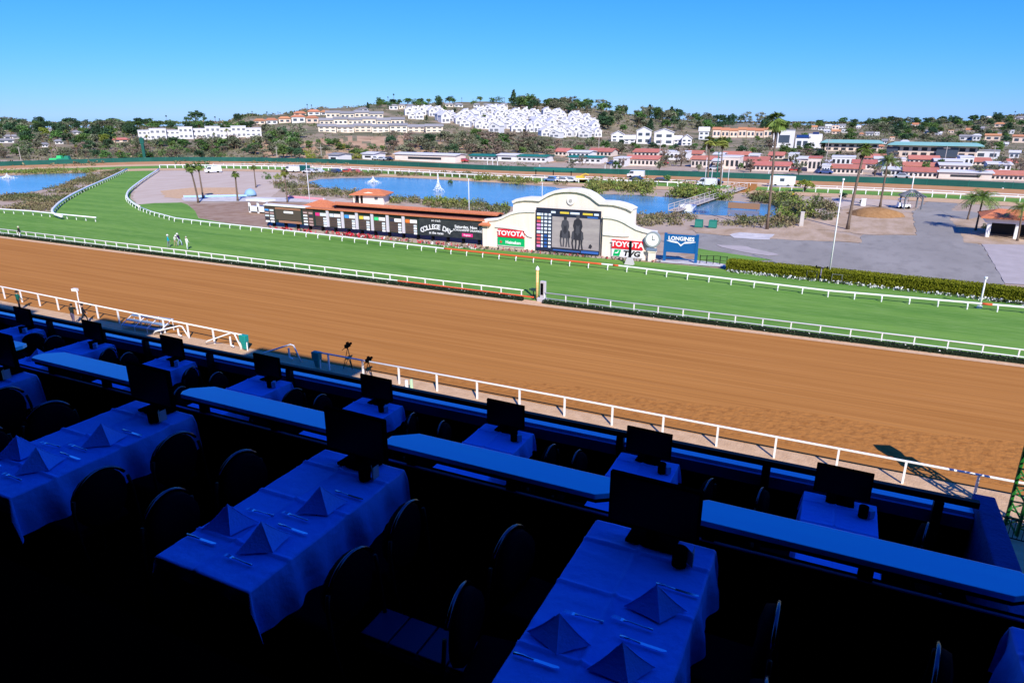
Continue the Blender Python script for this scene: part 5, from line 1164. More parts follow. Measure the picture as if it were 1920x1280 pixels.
# fountains
def fountain(px, h, wd, lab):
    g = G(*px, .05); b = MB(); rng = random.Random(int(px[0]))
    for _ in range(900):
        a = rng.uniform(0, 6.28); q = rng.random(); v = rng.random(); r_ = wd*q*(1-v)**1.4*1.0+.08; z = h*v*(1-.5*q)
        b.leaf((math.cos(a)*r_, math.sin(a)*r_, z+.05), .13, 0, rng)
    tag(b.build('fountain', mat('white spray', (.85, .87, .9), .6, .2), loc=g), lab, 'fountain')
fountain((822, 359), 4.0, 1.5, 'tall white water jet in the middle of the pond'); fountain((700, 342.5), 1.6, 2.6, 'low bushy water jet at the left of the pond'); fountain((14, 334), 1.3, 2.4, 'low water jet on the lake at the left edge')
# poles and masts
def pole(name, lab, px, top_y, r, m, cat='pole', extra=None):
    g = G(*px); dep = (g-V((0, 0, CAMH))).dot(_fw); h = (px[1]-top_y)*dep/FOC/.985
    t = thing(name, lab, cat, g); b = MB(); b.tube([(0, 0, 0), (0, 0, h)], [r, r*.6], 8); b.build('shaft', m, t, smooth=True)
    b = MB(); b.tube([(0, 0, h), (0, 0, h+.18)], r*1.4, 8); b.build('finial', m, t)
    b = MB(); b.tube([(0, 0, 0), (0, 0, .25)], r*2.2, 8); b.build('base', m, t); return t, h
M_pw = mat('pale pole', (.68, .68, .70), .5, .3)
pole('flag_pole', 'white pole standing in the clipped hedge beside the yard', (1553, 525), 345, .085, M_white)
pole('flag_pole', 'thin pale pole right of the middle of the odds board', (880, 410), 340, .09, M_pw)
pole('flag_pole', 'thin pale pole by the left part of the odds board', (583, 403), 312, .08, M_pw)
pole('flag_pole', 'thin pale pole behind the left shoulder of the scoreboard', (1016, 402), 347, .08, M_pw)
pole('marker_pole', 'short white distance pole beside the turf rail near the right edge', (1836, 578), 522, .10, M_white)
pole('marker_pole', 'white distance pole behind the gazebo', (1709, 357), 330, .16, M_white)
for i, (x, yb, yt) in enumerate([(1321, 350, 300), (1333, 349, 318), (1342, 350, 290), (1352, 349, 312), (1364, 350, 318)]):
    pole('lamp_pole', f'{["leftmost thin", "second", "tallest dark", "fourth", "rightmost"][i]} pole of the cluster by the reed bed end', (x, yb), yt, .09 if i != 2 else .14, M_pw if i != 2 else M_greenp)
t, h = pole('lamp_standard', 'white globe lamp above the left end of the red roof shed', (752, 412), 398, .07, M_white, 'lamp'); 
b = MB(); b.lathe((0, 0, h), [(.05, -.1), (.3, .05), (.32, .3), (.1, .5)], 10); b.build('globe', M_white, t)
t, h = pole('lamp_standard', 'white globe lamp above the banner', (803, 417), 404, .07, M_white, 'lamp'); b = MB(); b.lathe((0, 0, h), [(.05, -.1), (.3, .05), (.32, .3), (.1, .5)], 10); b.build('globe', M_white, t)
g = G(272, 301); t = thing('tower_board', 'tall narrow dark green board on the far turn under the white condominiums', 'tower', g, .6); b = MB(); b.bb(-.5, .5, -.3, .3, 0, 8.2); b.build('shaft', M_green, t); b = MB(); b.bb(-.75, .75, -.4, .4, 6.4, 8.6); b.build('head', M_green, t)
for px, lab, k_ in (((108, 306), 'light green tractor on the far turn', (.05, .5, .15)), ((122, 307), 'dark green truck on the far turn', (.02, .2, .12))):
    g = G(*px); t = thing('track_tractor', lab, 'tractor', g, .5); b = MB(); b.box((0, 0, 1.2), (5, 2, 1.2), 0, 0, .9); b.box((1.2, 0, 2.2), (1.8, 1.7, 1.1), 0, 0, .8); b.build('body', mat('paint' + str(k_[0]), k_, .4, .4), t)
    for x in (-1.6, 1.6):
        for y in (-1, 1): b = MB(); b.tube([(x, y-.2, .6), (x, y+.2, .6)], .6, 12); b.build('wheel', M_black, t)
# winning post and photo finish box
g = G(1007, 563); t = thing('winning_post', 'yellow striped winning post with white finial beside the inside rail', 'post', g)
b = MB(); b.tube([(0, 0, 0), (0, 0, 2.95)], .13, 12); b.build('shaft', mat('yellow post', (.72, .44, .08), .5, .3, col2=(.75, .6, .32), scale=2.2, stretch=(.2, .2, 2)), t, smooth=True)
b = MB(); b.lathe((0, 0, 2.95), [(.14, 0), (.19, .05), (.18, .2), (.08, .36), (.01, .44)], 12); b.build('finial', M_white, t, smooth=True)
g = G(1018, 566); t = thing('finish_mirror', 'pale upright finish box with a dark slot, right of the winning post', 'finish box', g, R(-8))
b = MB(); b.bb(-.27, .27, -.15, .15, 0, 2.05); b.bb(-.55, .3, -.25, .25, 0, .4); b.build('case', mat('pale grey case', (.52, .50, .53)), t, bevel=.03); b = MB(); b.bb(-.16, .10, -.2, -.152, .75, 1.85); b.build('slot', M_black, t)
g = G(1000, 562); t = thing('track_camera', 'dark camera on a short stand left of the winning post', 'camera', g); b = MB(); b.tube([(0, 0, 0), (0, 0, .9)], .05, 6); b.build('stand', M_blackm, t); b = MB(); b.bb(-.2, .25, -.12, .12, .9, 1.15); b.tube([(-.2, 0, 1.02), (-.42, 0, 1.02)], .08, 8); b.build('camera_body', mat('teal black', (.01, .05, .045)), t)
b = MB(); b.tube([(0, 0, 0), (G(1000, 560, .44).x-G(722, 534, .44).x-.3, 0, 0)], .075, 6); tag(b.build('rail_sleeve', M_orange, loc=(G(724, 534, .44).x, 57.68, .43)), 'orange padding along the lower inside rail before the winning post', 'rail padding')
# dark lamp post statue in front of sponsor board
g = G(1180, 496); t = thing('bollard_sign', 'slim black post on a pale base in front of the right sponsor boards', 'post', g); b = MB(); b.box((0, 0, .45), (1.1, .7, .9), 0, 0, .55); b.build('base', mat('grey stone', (.5, .47, .47)), t); b = MB(); b.box((0, 0, 1.85), (.3, .3, 1.95), 0, 0, .9); b.build('post', M_blackm, t)
# dark gate in the hedge and low black fence by the lawn
g = G(1538, 522); t = thing('hedge_gate', 'small dark gate in the gap of the clipped hedge', 'gate', g, R(-9)); b = MB()
for i in range(6): b.tube([(-.45+.18*i, 0, 0), (-.45+.18*i, 0, 1.25)], .035, 5)
b.bb(-.5, .5, -.03, .03, 1.1, 1.2); b.build('bars', M_blackm, t); b = MB(); b.bb(-.62, -.5, -.08, .08, 0, 1.4); b.bb(.5, .62, -.08, .08, 0, 1.4); b.build('gate_posts', M_blackm, t)
pts = [G(1312, 494), G(1340, 494), G(1362, 497)]; t = thing('low_fence', 'low black railing on the small lawn beside the blue sign', 'fence', pts[0]); b = MB()
for i in range(2):
    a, c_ = pts[i]-pts[0], pts[i+1]-pts[0]
    for z in (.45, .95): b.tube([(a.x, a.y, z), (c_.x, c_.y, z)], .03, 5)
b.build('rails', M_blackm, t)
for i in range(5):
    p = (pts[0].lerp(pts[2], i/4)-pts[0]); b = MB(); b.tube([(p.x, p.y, 0), (p.x, p.y, 1.05)], .05, 6); b.build('post', M_blackm, t)
for x, y in ((1521, 524), (1568, 530), (1586, 531)):
    g = G(x, y); t = thing('pipe_hurdle', f'thin grey pipe stand before the clipped hedge, {"left of the dark gate" if x < 1530 else "just right of the white pole" if x < 1570 else "second right of the white pole"}', 'stand', g); b = MB(); b.tube([(-.5, 0, 0), (-.5, 0, .9), (.5, 0, .9), (.5, 0, 0)], .03, 5); b.build('frame', mat('galvanised', (.4, .42, .45), .4, .4, .6), t)
# cars and diggers on the infield road
LASTCAR = [None]
def car(lab, px, rz, col, van=False, nm='parked_car'):
    g = G(*px); t = thing(nm, lab, 'car' if not van else 'truck', g, rz, None); LASTCAR[0] = t; m = mat('car paint ' + str(col), col, .3, .5, coat=.5)
    b = MB(); prof = [(-2.1, .35), (-2.15, .75), (-1.3, .85), (-.75, 1.4), (.75, 1.42), (1.5, .9), (2.15, .75), (2.15, .35)] if not van else [(-2.4, .35), (-2.45, 1.0), (-1.9, 1.1), (-1.5, 1.95), (2.4, 2.0), (2.45, .35)]
    b.prism_xz(prof, -.85, .85); b.build('body', m, t, bevel=.06)
    b = MB(); wp = [(-1.15, .9), (-.7, 1.33), (.7, 1.35), (1.3, .92)] if not van else [(-1.8, 1.15), (-1.45, 1.8), (-.5, 1.85), (-.5, 1.15)]
    b.prism_xz(wp, -.87, .87); b.build('window', M_glass, t)
    for x in (-1.35, 1.35):
        for y in (-.8, .8): b = MB(); b.tube([(x, y-.1, .33), (x, y+.1, .33)], .33, 12); b.build('wheel', M_black, t)
for a in [('white van nearest the left end of the parked row beyond the pond', (548, 323), 0, (.75, .75, .75), True), ('dark green truck with a flat canopy in the parked row', (568, 322), 0, (.01, .10, .09), True), ('silver car in the parked row beyond the pond', (596, 325), 0, (.55, .57, .6), False), ('dark blue car alone in the parked row', (629, 325), 0, (.03, .05, .10), False), ('red car left of two in the parked row', (652, 325), 0, (.5, .05, .03), False), ('orange red car right of two in the parked row', (666, 326), 0, (.45, .10, .05), False), ('small grey car beside the white van', (580, 325), .2, (.5, .5, .52), False),
 ('blue car by the digger beyond the reeds', (1035, 341), 0, (.10, .2, .4), False), ('white car left of the yellow digger', (1056, 342), 0, (.75, .75, .75), False), ('silver car touching the yellow digger', (1070, 342), 0, (.6, .62, .65), False), ('dark blue car beyond the reed bed', (1192, 340), 0, (.02, .03, .08), False), ('white pickup beyond the reed bed', (1192, 333), 0, (.7, .7, .7), True), ('dark maroon car near the brown trees of the bank', (1236, 343), 0, (.09, .02, .02), False), ('white van by the lamp pole cluster', (1325, 349), 0, (.7, .7, .75), True), ('black car below the tall dark lamp pole', (1340, 346), 0, (.03, .02, .05), False)]: car(*a)
car('white service van standing alone on the grey pad near the chute', (400, 324), .9, (.85, .85, .85), True)
g = G(1088, 342); t = thing('yellow_digger', 'yellow digger with raised arm beyond the reeds', 'digger', g); M_y = mat('digger yellow', (.75, .5, .05), .5, .3); b = MB(); b.bb(-1.0, 1.0, -.8, .8, .7, 1.7); b.build('body', M_y, t); b = MB(); b.tube([(-.3, 0, 1.5), (1.4, 0, 2.3), (2.3, 0, 2.0)], .16, 6); b.build('arm', M_y, t)
for y in (-1, 1): b = MB(); b.bb(-1.5, 1.5, y-.25, y+.25, 0, .75); b.build('crawler_track', M_black, t)
g = G(1040, 332); t = thing('green_canopy', 'low dark green canopy by the backstretch rail beyond the reeds', 'canopy', g); b = MB(); b.bb(-6, 6, -1.5, 1.5, 2.0, 2.5); b.build('roof', M_greenp, t)
for x in (-5.5, 0, 5.5): b = MB(); b.bb(x-.1, x+.1, -1.2, -1, 0, 2); b.build('post', M_blackm, t)
g = G(470, 368); b = MB(); b.lathe((0, 0, 0), [(1.3, .2), (1.25, .7), (.9, 1.3), (.3, 1.6), (.02, 1.65)], 14); b.lathe((0, 0, 0), [(.08, 0), (.08, .4)], 6); tag(b.build('beach_dome', mat('pale blue dome', (.25, .42, .62)), loc=g, smooth=True), 'pale blue dome shaped tent by the bushes on the grey pad', 'tent')
for (x0, y0, x1, y1, m, lab) in ((345, 371, 470, 369, mat('pale blue banner', (.35, .55, .8)), 'pale blue banner strip along the white kerb of the grey pad'), (540, 371, 606, 376, mat('pink banner', (.75, .3, .33)), 'pink banner strip at the right end of the white kerb')):
    a, c_ = G(x0, y0), G(x1, y1); d = c_-a; t = thing('kerb_banner', lab, 'banner', a, math.atan2(d.y, d.x)); b = MB(); b.bb(0, d.length, -.05, .05, .1, .5); b.build('panel', m, t)
    for i in range(5): b = MB(); x = d.length*i/4; b.bb(x-.06, x+.06, .055, .13, 0, .55); b.build('stake', M_pw, t)

# poles along the far fence, utility poles and cars by the stables
for i, (x, yb, yt) in enumerate([(914, 318, 302), (924, 318, 303), (933, 319, 304), (1012, 322, 310), (1134, 325, 311), (1145, 325, 311), (1156, 326, 311), (1440, 336, 322), (1880, 354, 343)]):
    pole('fence_pole', f'white pole at the green windscreen fence, {ORD[i]}', (x, yb), yt, .11, M_white)
for i, (x, yb, yt) in enumerate([(40, 303, 276), (520, 300, 276), (603, 297, 275), (1122, 292, 240), (1236, 305, 262), (1322, 306, 270), (1548, 308, 262), (1770, 308, 276), (1694, 312, 284), (1860, 306, 274)]):
    g = T(x, yb); dep = (g-V((0, 0, CAMH))).dot(_fw); h = (yb-yt)*dep/FOC; t = thing('utility_pole', f'slim wooden utility pole beyond the backstretch, {ORD[i]}', 'pole', g); b = MB(); b.tube([(0, 0, -.3), (0, 0, h)], [.16, .11], 6); b.build('shaft', mat('weathered pole', (.42, .37, .33), .9, .1), t)
    b = MB(); b.bb(-1.1, 1.1, -.06, .06, h-.7, h-.55); b.build('crossarm', MATS['weathered pole'], t)
rng = random.Random(21); CC = [('white', (.72, .72, .72)), ('silver', (.45, .47, .5)), ('black', (.02, .02, .025)), ('red', (.42, .04, .03)), ('blue', (.05, .1, .28))]
for i, (x, y) in enumerate([(706, 300), (716, 301), (728, 301), (868, 304), (1148, 309), (1160, 309), (1340, 319), (1404, 316), (1488, 322), (1548, 326), (1680, 326), (1690, 334), (1860, 318), (1242, 308)]):
    g = T(x, y); nm_, col = CC[i % 5]; car(f'small {nm_} car among the stables beyond the fence, {ORD[i]}', (x, 330), rng.uniform(-.3, .3), col, nm='stable_car'); LASTCAR[0].location = g
# ------------------------------------------------------------ people
def person(lab, loc, rz, shirt, pants, skin=(.45, .28, .2), hat=None, hair=(.03, .02, .015), bend=0.0, crouch=0.0, arm=(0.2, 0.2), stride=.12, lean=0.0, group=None):
    """one skinned body; face +x"""
    P = []; E_ = []; Rr = []
    def n(p, r, par=None):
        P.append(Vector(p)); Rr.append(r); i = len(P)-1
        if par is not None: E_.append((par, i))
        return i
    hipz = .92-crouch*.42
    pel = n((0, 0, hipz), (.135, .15)); fwd = bend
    ch_ = Vector((math.sin(fwd)*.42, 0, hipz+math.cos(fwd)*.42)); sp = n((math.sin(fwd)*.2, 0, hipz+math.cos(fwd)*.2), (.12, .14), pel); chn = n(ch_, (.13, .165), sp)
    nk = n(ch_+Vector((math.sin(fwd)*.15, 0, math.cos(fwd)*.15)), (.055, .055), chn); hd0 = ch_+Vector((math.sin(fwd)*.24+.02, 0, math.cos(fwd)*.24))
    h1 = n(hd0, (.085, .075), nk); h2 = n(hd0+Vector((0.0, 0, .11)), (.095, .08), h1)
    for s_, aa in ((1, arm[0]), (-1, arm[1])):
        sh = n(ch_+Vector((0, s_*.19, .06)), (.06, .06), chn); d1 = Vector((math.sin(aa+fwd*.5), s_*.12, -math.cos(aa+fwd*.5))).normalized(); d2 = Vector((math.sin(aa*1.9+.25), -s_*.05, -math.cos(aa*1.9+.25))).normalized()
        el = n(P[sh]+d1*.29, (.043, .043), sh); wr = n(P[el]+d2*.25, (.03, .03), el); pm = n(P[wr]+d2*.07, (.022, .036), wr)
        for q, ln in ((-.03, .075), (-.01, .09), (.01, .085), (.03, .065)): n(P[pm]+d2*ln+Vector((0.01, q, 0)), (.009, .009), pm)
        n(P[wr]+d2*.06+Vector((.04, 0, 0)), (.010, .010), wr)
        hp = n((0, s_*.09, hipz-.05), (.09, .09), pel); kx = stride*s_+crouch*.38; kn = n((kx, s_*.1, max(.48-crouch*.05, .3)), (.058, .058), hp)
        an = n((kx-crouch*.38*.6+stride*s_*.1, s_*.1, .08), (.038, .038), kn); n((P[an].x+.17, s_*.11, .035), (.035, .045), an)
    me = bpy.data.meshes.new('body'); me.from_pydata([tuple(p) for p in P], E_, []); o = bpy.data.objects.new('tmp', me); C.objects.link(o)
    sk = o.modifiers.new('skin', 'SKIN'); sv = me.skin_vertices[0].data
    for i, r in enumerate(Rr): sv[i].radius = r
    sv[0].use_root = True; ss = o.modifiers.new('sub', 'SUBSURF'); ss.levels = 1
    dg = bpy.context.evaluated_depsgraph_get(); bm_ = bpy.data.meshes.new_from_object(o.evaluated_get(dg)); bpy.data.objects.remove(o)
    bm_.materials.clear(); cs = [mat('cloth ' + str(shirt), shirt, .9, .1), mat('cloth ' + str(pants), pants, .9, .1), mat('skin tone', skin, .7, .2), mat('shoe', (.03, .03, .03))]
    for m in cs: bm_.materials.append(m)
    for p in bm_.polygons:
        c_ = p.center; p.use_smooth = True
        if c_.z < .08: p.material_index = 3
        elif (c_-hd0).length < .26 and (c_ - ch_).dot(Vector((math.sin(fwd), 0, math.cos(fwd)))) > .15: p.material_index = 2
        elif c_.z < hipz+.03 and abs(c_.y) < .2 and (c_ - Vector((0, 0, hipz))).length < .98 and c_.z < hipz+.02 and not (abs(c_.y) > .17 and c_.z > hipz-.35): p.material_index = 1
        elif abs(c_.y) > .17 and c_.z < hipz+.02 and c_.z > .3: p.material_index = 2
        else: p.material_index = 0
    t = thing('person', lab, 'person', loc, rz, group); b = bpy.data.objects.new('body', bm_); C.objects.link(b); b.parent = t
    k = MB(); top = hd0+Vector((0, 0, .06))
    if hat:
        k.lathe(top, [(.17, 0), (.17, .02), (.11, .03), (.105, .12), (.06, .15), (.01, .155)], 12); k.build('hat', mat('hat ' + str(hat), hat), t, smooth=True)
    else:
        k.lathe(top-Vector((.015, 0, .03)), [(.09, 0), (.112, .06), (.10, .13), (.06, .17), (.01, .185)], 12); k.build('hair', mat('hair ' + str(hair), hair), t, smooth=True)
    k = MB(); fx = hd0+Vector((.085, 0, .045))
    k.box(fx+Vector((.015, 0, 0)), (.035, .025, .04)); k.box(fx+Vector((0, 0, -.05)), (.015, .05, .012)); k.build('face', cs[2], t)
    return t
wh_ = (.72, .72, .68)
person('person in a blue top and grey trousers on the turf, leftmost of the four', G(317, 464), R(60), (.0, .33, .50), (.18, .19, .23), hat=wh_)
person('person in a white shirt bending forward on the turf, second from left', G(330, 462), R(-20), (.70, .72, .66), (.40, .32, .20), hat=wh_, bend=.7, arm=(.5, .3))
person('person in a dark purple top and pale trousers on the turf, third from left', G(338, 461), R(200), (.035, .015, .07), (.42, .50, .62), hat=wh_, bend=.3, stride=.2)
person('person all in white standing right of the other three on the turf', G(352, 468), R(90), (.78, .80, .76), (.76, .80, .80), hair=(.45, .42, .36))
person('person in a black top and white trousers behind the rail at the far left', G(39, 447), R(-90), (.015, .015, .02), (.70, .70, .68), hat=(.55, .55, .4))
person('person in dark clothes working by the track rail, left one of two', G(139, 607), R(130), (.012, .02, .02), (.10, .08, .14), arm=(.9, .6), bend=.25)
person('person in dark clothes standing by the track rail, right one of two', G(160, 606), R(60), (.015, .015, .02), (.02, .025, .03), stride=.2)
person('person in a dark cap at the left edge of the sunlit apron', G(38, 580), R(100), (.01, .10, .08), (.02, .02, .03), hat=(.02, .02, .02))
# ------------------------------------------------------------ things on the apron
M_pad = mat('teal padding', (.01, .26, .23), .6, .3)
for lab, p in (('teal padded rail end left of the gap in the track rail', V((-39.55, 35.15, 0))), ('teal padded rail end right of the gap in the track rail', V((-31.95, 34.55, 0)))):
    t = thing('rail_padding', lab, 'rail padding', p); b = MB(); b.box((0, 0, .95), (.62, .4, .55), 0, 0, 1.05); b.box((.05, 0, .4), (.3, .3, .6), 0, 0, 1.5); b.build('pad', M_pad, t, bevel=.05); b = MB(); b.tube([(.25, 0, 0), (.25, 0, 1.2)], .05, 8); b.build('post', M_white, t)
def gate(lab, px, rz, h=1.25):
    t = thing('gap_barrier', lab, 'barrier', G(*px), rz); b = MB(); b.tube([(-2.6, .0, .15), (-2.4, 0, .35), (0, 0, h), (.25, 0, h*.96), (.75, 0, 0)], .055, 8); b.build('bent_pipe', M_white, t, smooth=True); b = MB(); b.tube([(-.2, 0, h*.75), (-.2, 0, .25), (.05, 0, .15)], .07, 6); b.build('strut', M_white, t)
gate('bent white pipe barrier on the sunlit sand left of the rail gap', (438, 653), R(8)); gate('bent white pipe barrier on the sunlit sand, farther left and smaller', (340, 633), R(12), 1.0); gate('bent white pipe barrier in the shade right of the rail gap', (548, 676), R(8))
for lab, p, h in (('black television camera on a tripod near the rail, left one', (655, 690), 1.55), ('small black camera on a tripod near the rail, right one', (693, 708), 1.15)):
    t = thing('tripod_camera', lab, 'camera', G(*p), R(100)); b = MB()
    for i in range(3): a = i*2.094; b.tube([(0, 0, h), (math.cos(a)*.4, math.sin(a)*.4, 0)], .025, 5)
    b.build('tripod', M_blackm, t); b = MB(); b.box((0, 0, h+.14), (.55, .2, .24)); b.tube([(.27, 0, h+.15), (.5, 0, h+.15)], .09, 8); b.tube([(-.2, 0, h+.1), (-.55, .15, h-.05)], .02, 5); b.box((.0, 0, h+.33), (.2, .12, .12)); b.build('camera_body', M_black, t)
for lab, p, m in (('white slim marker on the sand beside the parapet', (763, 736), M_white), ('pale green slim marker on the sand beside the parapet', (772, 734), mat('pale green', (.45, .62, .40)))):
    t = thing('lane_marker', lab, 'marker', G(*p)); b = MB(); b.box((0, 0, .06), (.4, .4, .12)); b.build('foot', M_black, t); b = MB(); b.tube([(0, 0, .1), (0, 0, .85)], [.12, .1], 10); b.build('tube', m, t)
t = thing('rail_light', 'white lamp head on a tall bent pipe at the track rail', 'lamp', V((-60.6, 36.1, 0))); b = MB(); b.tube([(0, 0, 0), (0, 0, 1.7), (-.1, .1, 1.95), (-.35, .15, 2.1)], .05, 6); b.build('pipe', M_white, t); b = MB(); b.box((-.55, .2, 2.12), (.5, .3, .22), .2); b.build('lamp_head', M_white, t)
g = G(265, 622); t = thing('apron_bench_stand', 'low rack of blue grey steps in the shade near the two dark persons', 'steps', g, R(4)); b = MB()
for i in range(3): b.bb(-2.2, 2.2, .5*i, .5*i+.45, .3+.3*i, .36+.3*i)
b.build('treads', mat('blue grey paint', (.25, .35, .45)), t); b = MB()  # treads in one even blue grey
for x in (-2.2, -.7, .7, 2.2): b.tube([(x, 0, 0), (x, 0, .35), (x, 1.3, 1.0), (x, 1.3, 0)], .04, 5)
b.build('frame', M_pw, t)
# lattice mast at the right edge of the apron
t = thing('lattice_mast', 'green lattice mast standing on the apron at the right picture edge', 'mast', V((8.9, 32.2, 0)), R(20)); M_mg = mat('mast green', (.015, .16, .02), .5, .3); b = MB(); hh = 4.7; w0 = .42
for sx_, sy_ in ((-1, -1), (1, -1), (1, 1), (-1, 1)): b.tube([(sx_*w0, sy_*w0, 0), (sx_*w0, sy_*w0, hh)], .075, 6)
for i in range(12):
    z0_, z1_ = hh*i/12, hh*(i+1)/12; s_ = 1 if i % 2 else -1
    for (ax, ay), (bx, by) in (((-1, -1), (1, -1)), ((1, -1), (1, 1)), ((1, 1), (-1, 1)), ((-1, 1), (-1, -1))):
        q = ((ax, ay), (bx, by)) if s_ > 0 else ((bx, by), (ax, ay)); b.tube([(q[0][0]*w0, q[0][1]*w0, z0_), (q[1][0]*w0, q[1][1]*w0, z1_)], .04, 5)
b.build('lattice', M_mg, t); b = MB(); b.bb(-.5, .5, -.5, .5, hh, hh+.12); b.build('platform', M_mg, t); b = MB(); b.bb(-.45, .45, -.3, .3, hh+.7, hh+1.3); b.tube([(0, 0, hh), (0, 0, hh+1)], .08, 6); b.build('lamp_bank', M_blackm, t)
pts = [V((7.9, 31.2, 0)), V((12.5, 30.6, 0))]; t = thing('iron_railing', 'low black iron railing round the foot of the green mast', 'railing', pts[0]); b = MB(); d = pts[1]-pts[0]
for z in (.12, 1.0): b.tube([(0, 0, z), (d.x, d.y, z)], .03, 5)
for i in range(30): q = d*(i/29); b.tube([(q.x, q.y, .1), (q.x, q.y, 1.05)], .014, 4)
b.build('bars', M_blackm, t)
# ------------------------------------------------------------ grandstand
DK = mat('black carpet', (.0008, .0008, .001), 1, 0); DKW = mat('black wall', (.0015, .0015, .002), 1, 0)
ZA, FA, Z2, F2 = 14.648, 13.90, 13.02, 12.275
t = thing('grandstand', 'dark shaded stepped dining terraces of the grandstand', 'grandstand')
def part(nm, m, *bxs, lab=None, bevel=0):
    b = MB()
    for q in bxs: b.bb(*q)
    o = b.build(nm, m, t, bevel=bevel)
    if lab: o['label'] = lab
    return o
part('back_wall', DKW, (-130, 60, -14, -4, 15.4, 20)); part('lower_storeys', DKW, (-130, 60, -14, 1.0, 0, 15.09), (-130, 60, 1.001, 3.59, 0, 13.59)); part('upper_storeys', DKW, (-130, 60, -14, 2.0, 20.001, 30.4))  # storeys out of view, added and shaped to block light above and behind
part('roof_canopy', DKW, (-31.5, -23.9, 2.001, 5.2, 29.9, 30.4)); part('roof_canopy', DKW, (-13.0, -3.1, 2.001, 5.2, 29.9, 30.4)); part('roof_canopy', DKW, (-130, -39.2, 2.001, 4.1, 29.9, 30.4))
part('side_light_block', DKW, (4.6, 30, -3.99, 3.4, 13.9, 19.99), (4.6, 30, 2.01, 3.4, 19.995, 28.5))  # unseen block, added to cut sky light on the right counters
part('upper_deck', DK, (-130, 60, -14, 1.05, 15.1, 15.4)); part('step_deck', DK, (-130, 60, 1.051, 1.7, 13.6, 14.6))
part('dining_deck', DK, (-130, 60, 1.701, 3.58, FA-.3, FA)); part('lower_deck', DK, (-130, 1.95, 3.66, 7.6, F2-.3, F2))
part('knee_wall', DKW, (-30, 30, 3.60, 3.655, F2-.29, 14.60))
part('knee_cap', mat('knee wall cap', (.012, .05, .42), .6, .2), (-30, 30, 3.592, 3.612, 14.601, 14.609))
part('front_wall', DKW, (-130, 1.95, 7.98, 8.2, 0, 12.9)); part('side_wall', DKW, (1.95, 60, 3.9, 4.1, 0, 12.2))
M_ledge = mat('sky tinted ledge', (.10, .62, .92), .3, .5, coat=1.0, col2=(.08, .56, .88), scale=3, stretch=(.2, 1, 1)); M_lip = mat('blue grey lip', (.045, .12, .34), .6, .3)  # concrete ledge top: blue sky light put into its colour
part('parapet_ledge', M_ledge, (-60, 1.70, 7.70, 7.97, 12.92, 13.02)); part('parapet_lip', M_lip, (-60, 1.70, 7.64, 7.695, 12.84, 12.985)); part('parapet_wall', DKW, (-60, 1.70, 7.72, 7.94, F2, 12.915))
part('end_wall', mat('blue grey concrete', (.020, .065, .22), .9, .1, col2=(.03, .085, .26), scale=6, bump=.3, bscale=30), (1.705, 1.915, 3.95, 7.98, F2, 13.12), bevel=.02)
# balcony rail on the parapet
t = thing('balcony_rail', 'black flat handrail on posts along the front of the lower dining row', 'rail', (0, 7.58, 0)); b = MB(); b.bb(-60, 1.70, -.035, .035, 13.155, 13.225); b.build('handrail', M_blackm, t)
first = None
for x in (-19.2, -17.4, -15.65, -13.8, -12.2, -11.0, -9.38, -7.6, -5.84, -3.95, -2.12, -.37, 1.35):
    if first is None: b = MB(); b.bb(-.045, .045, -.05, .03, F2, 13.152); first = b.build('post', M_blackm, t); o = first
    else: o = first.copy(); C.objects.link(o)
    o.location = (x, 0, 0)
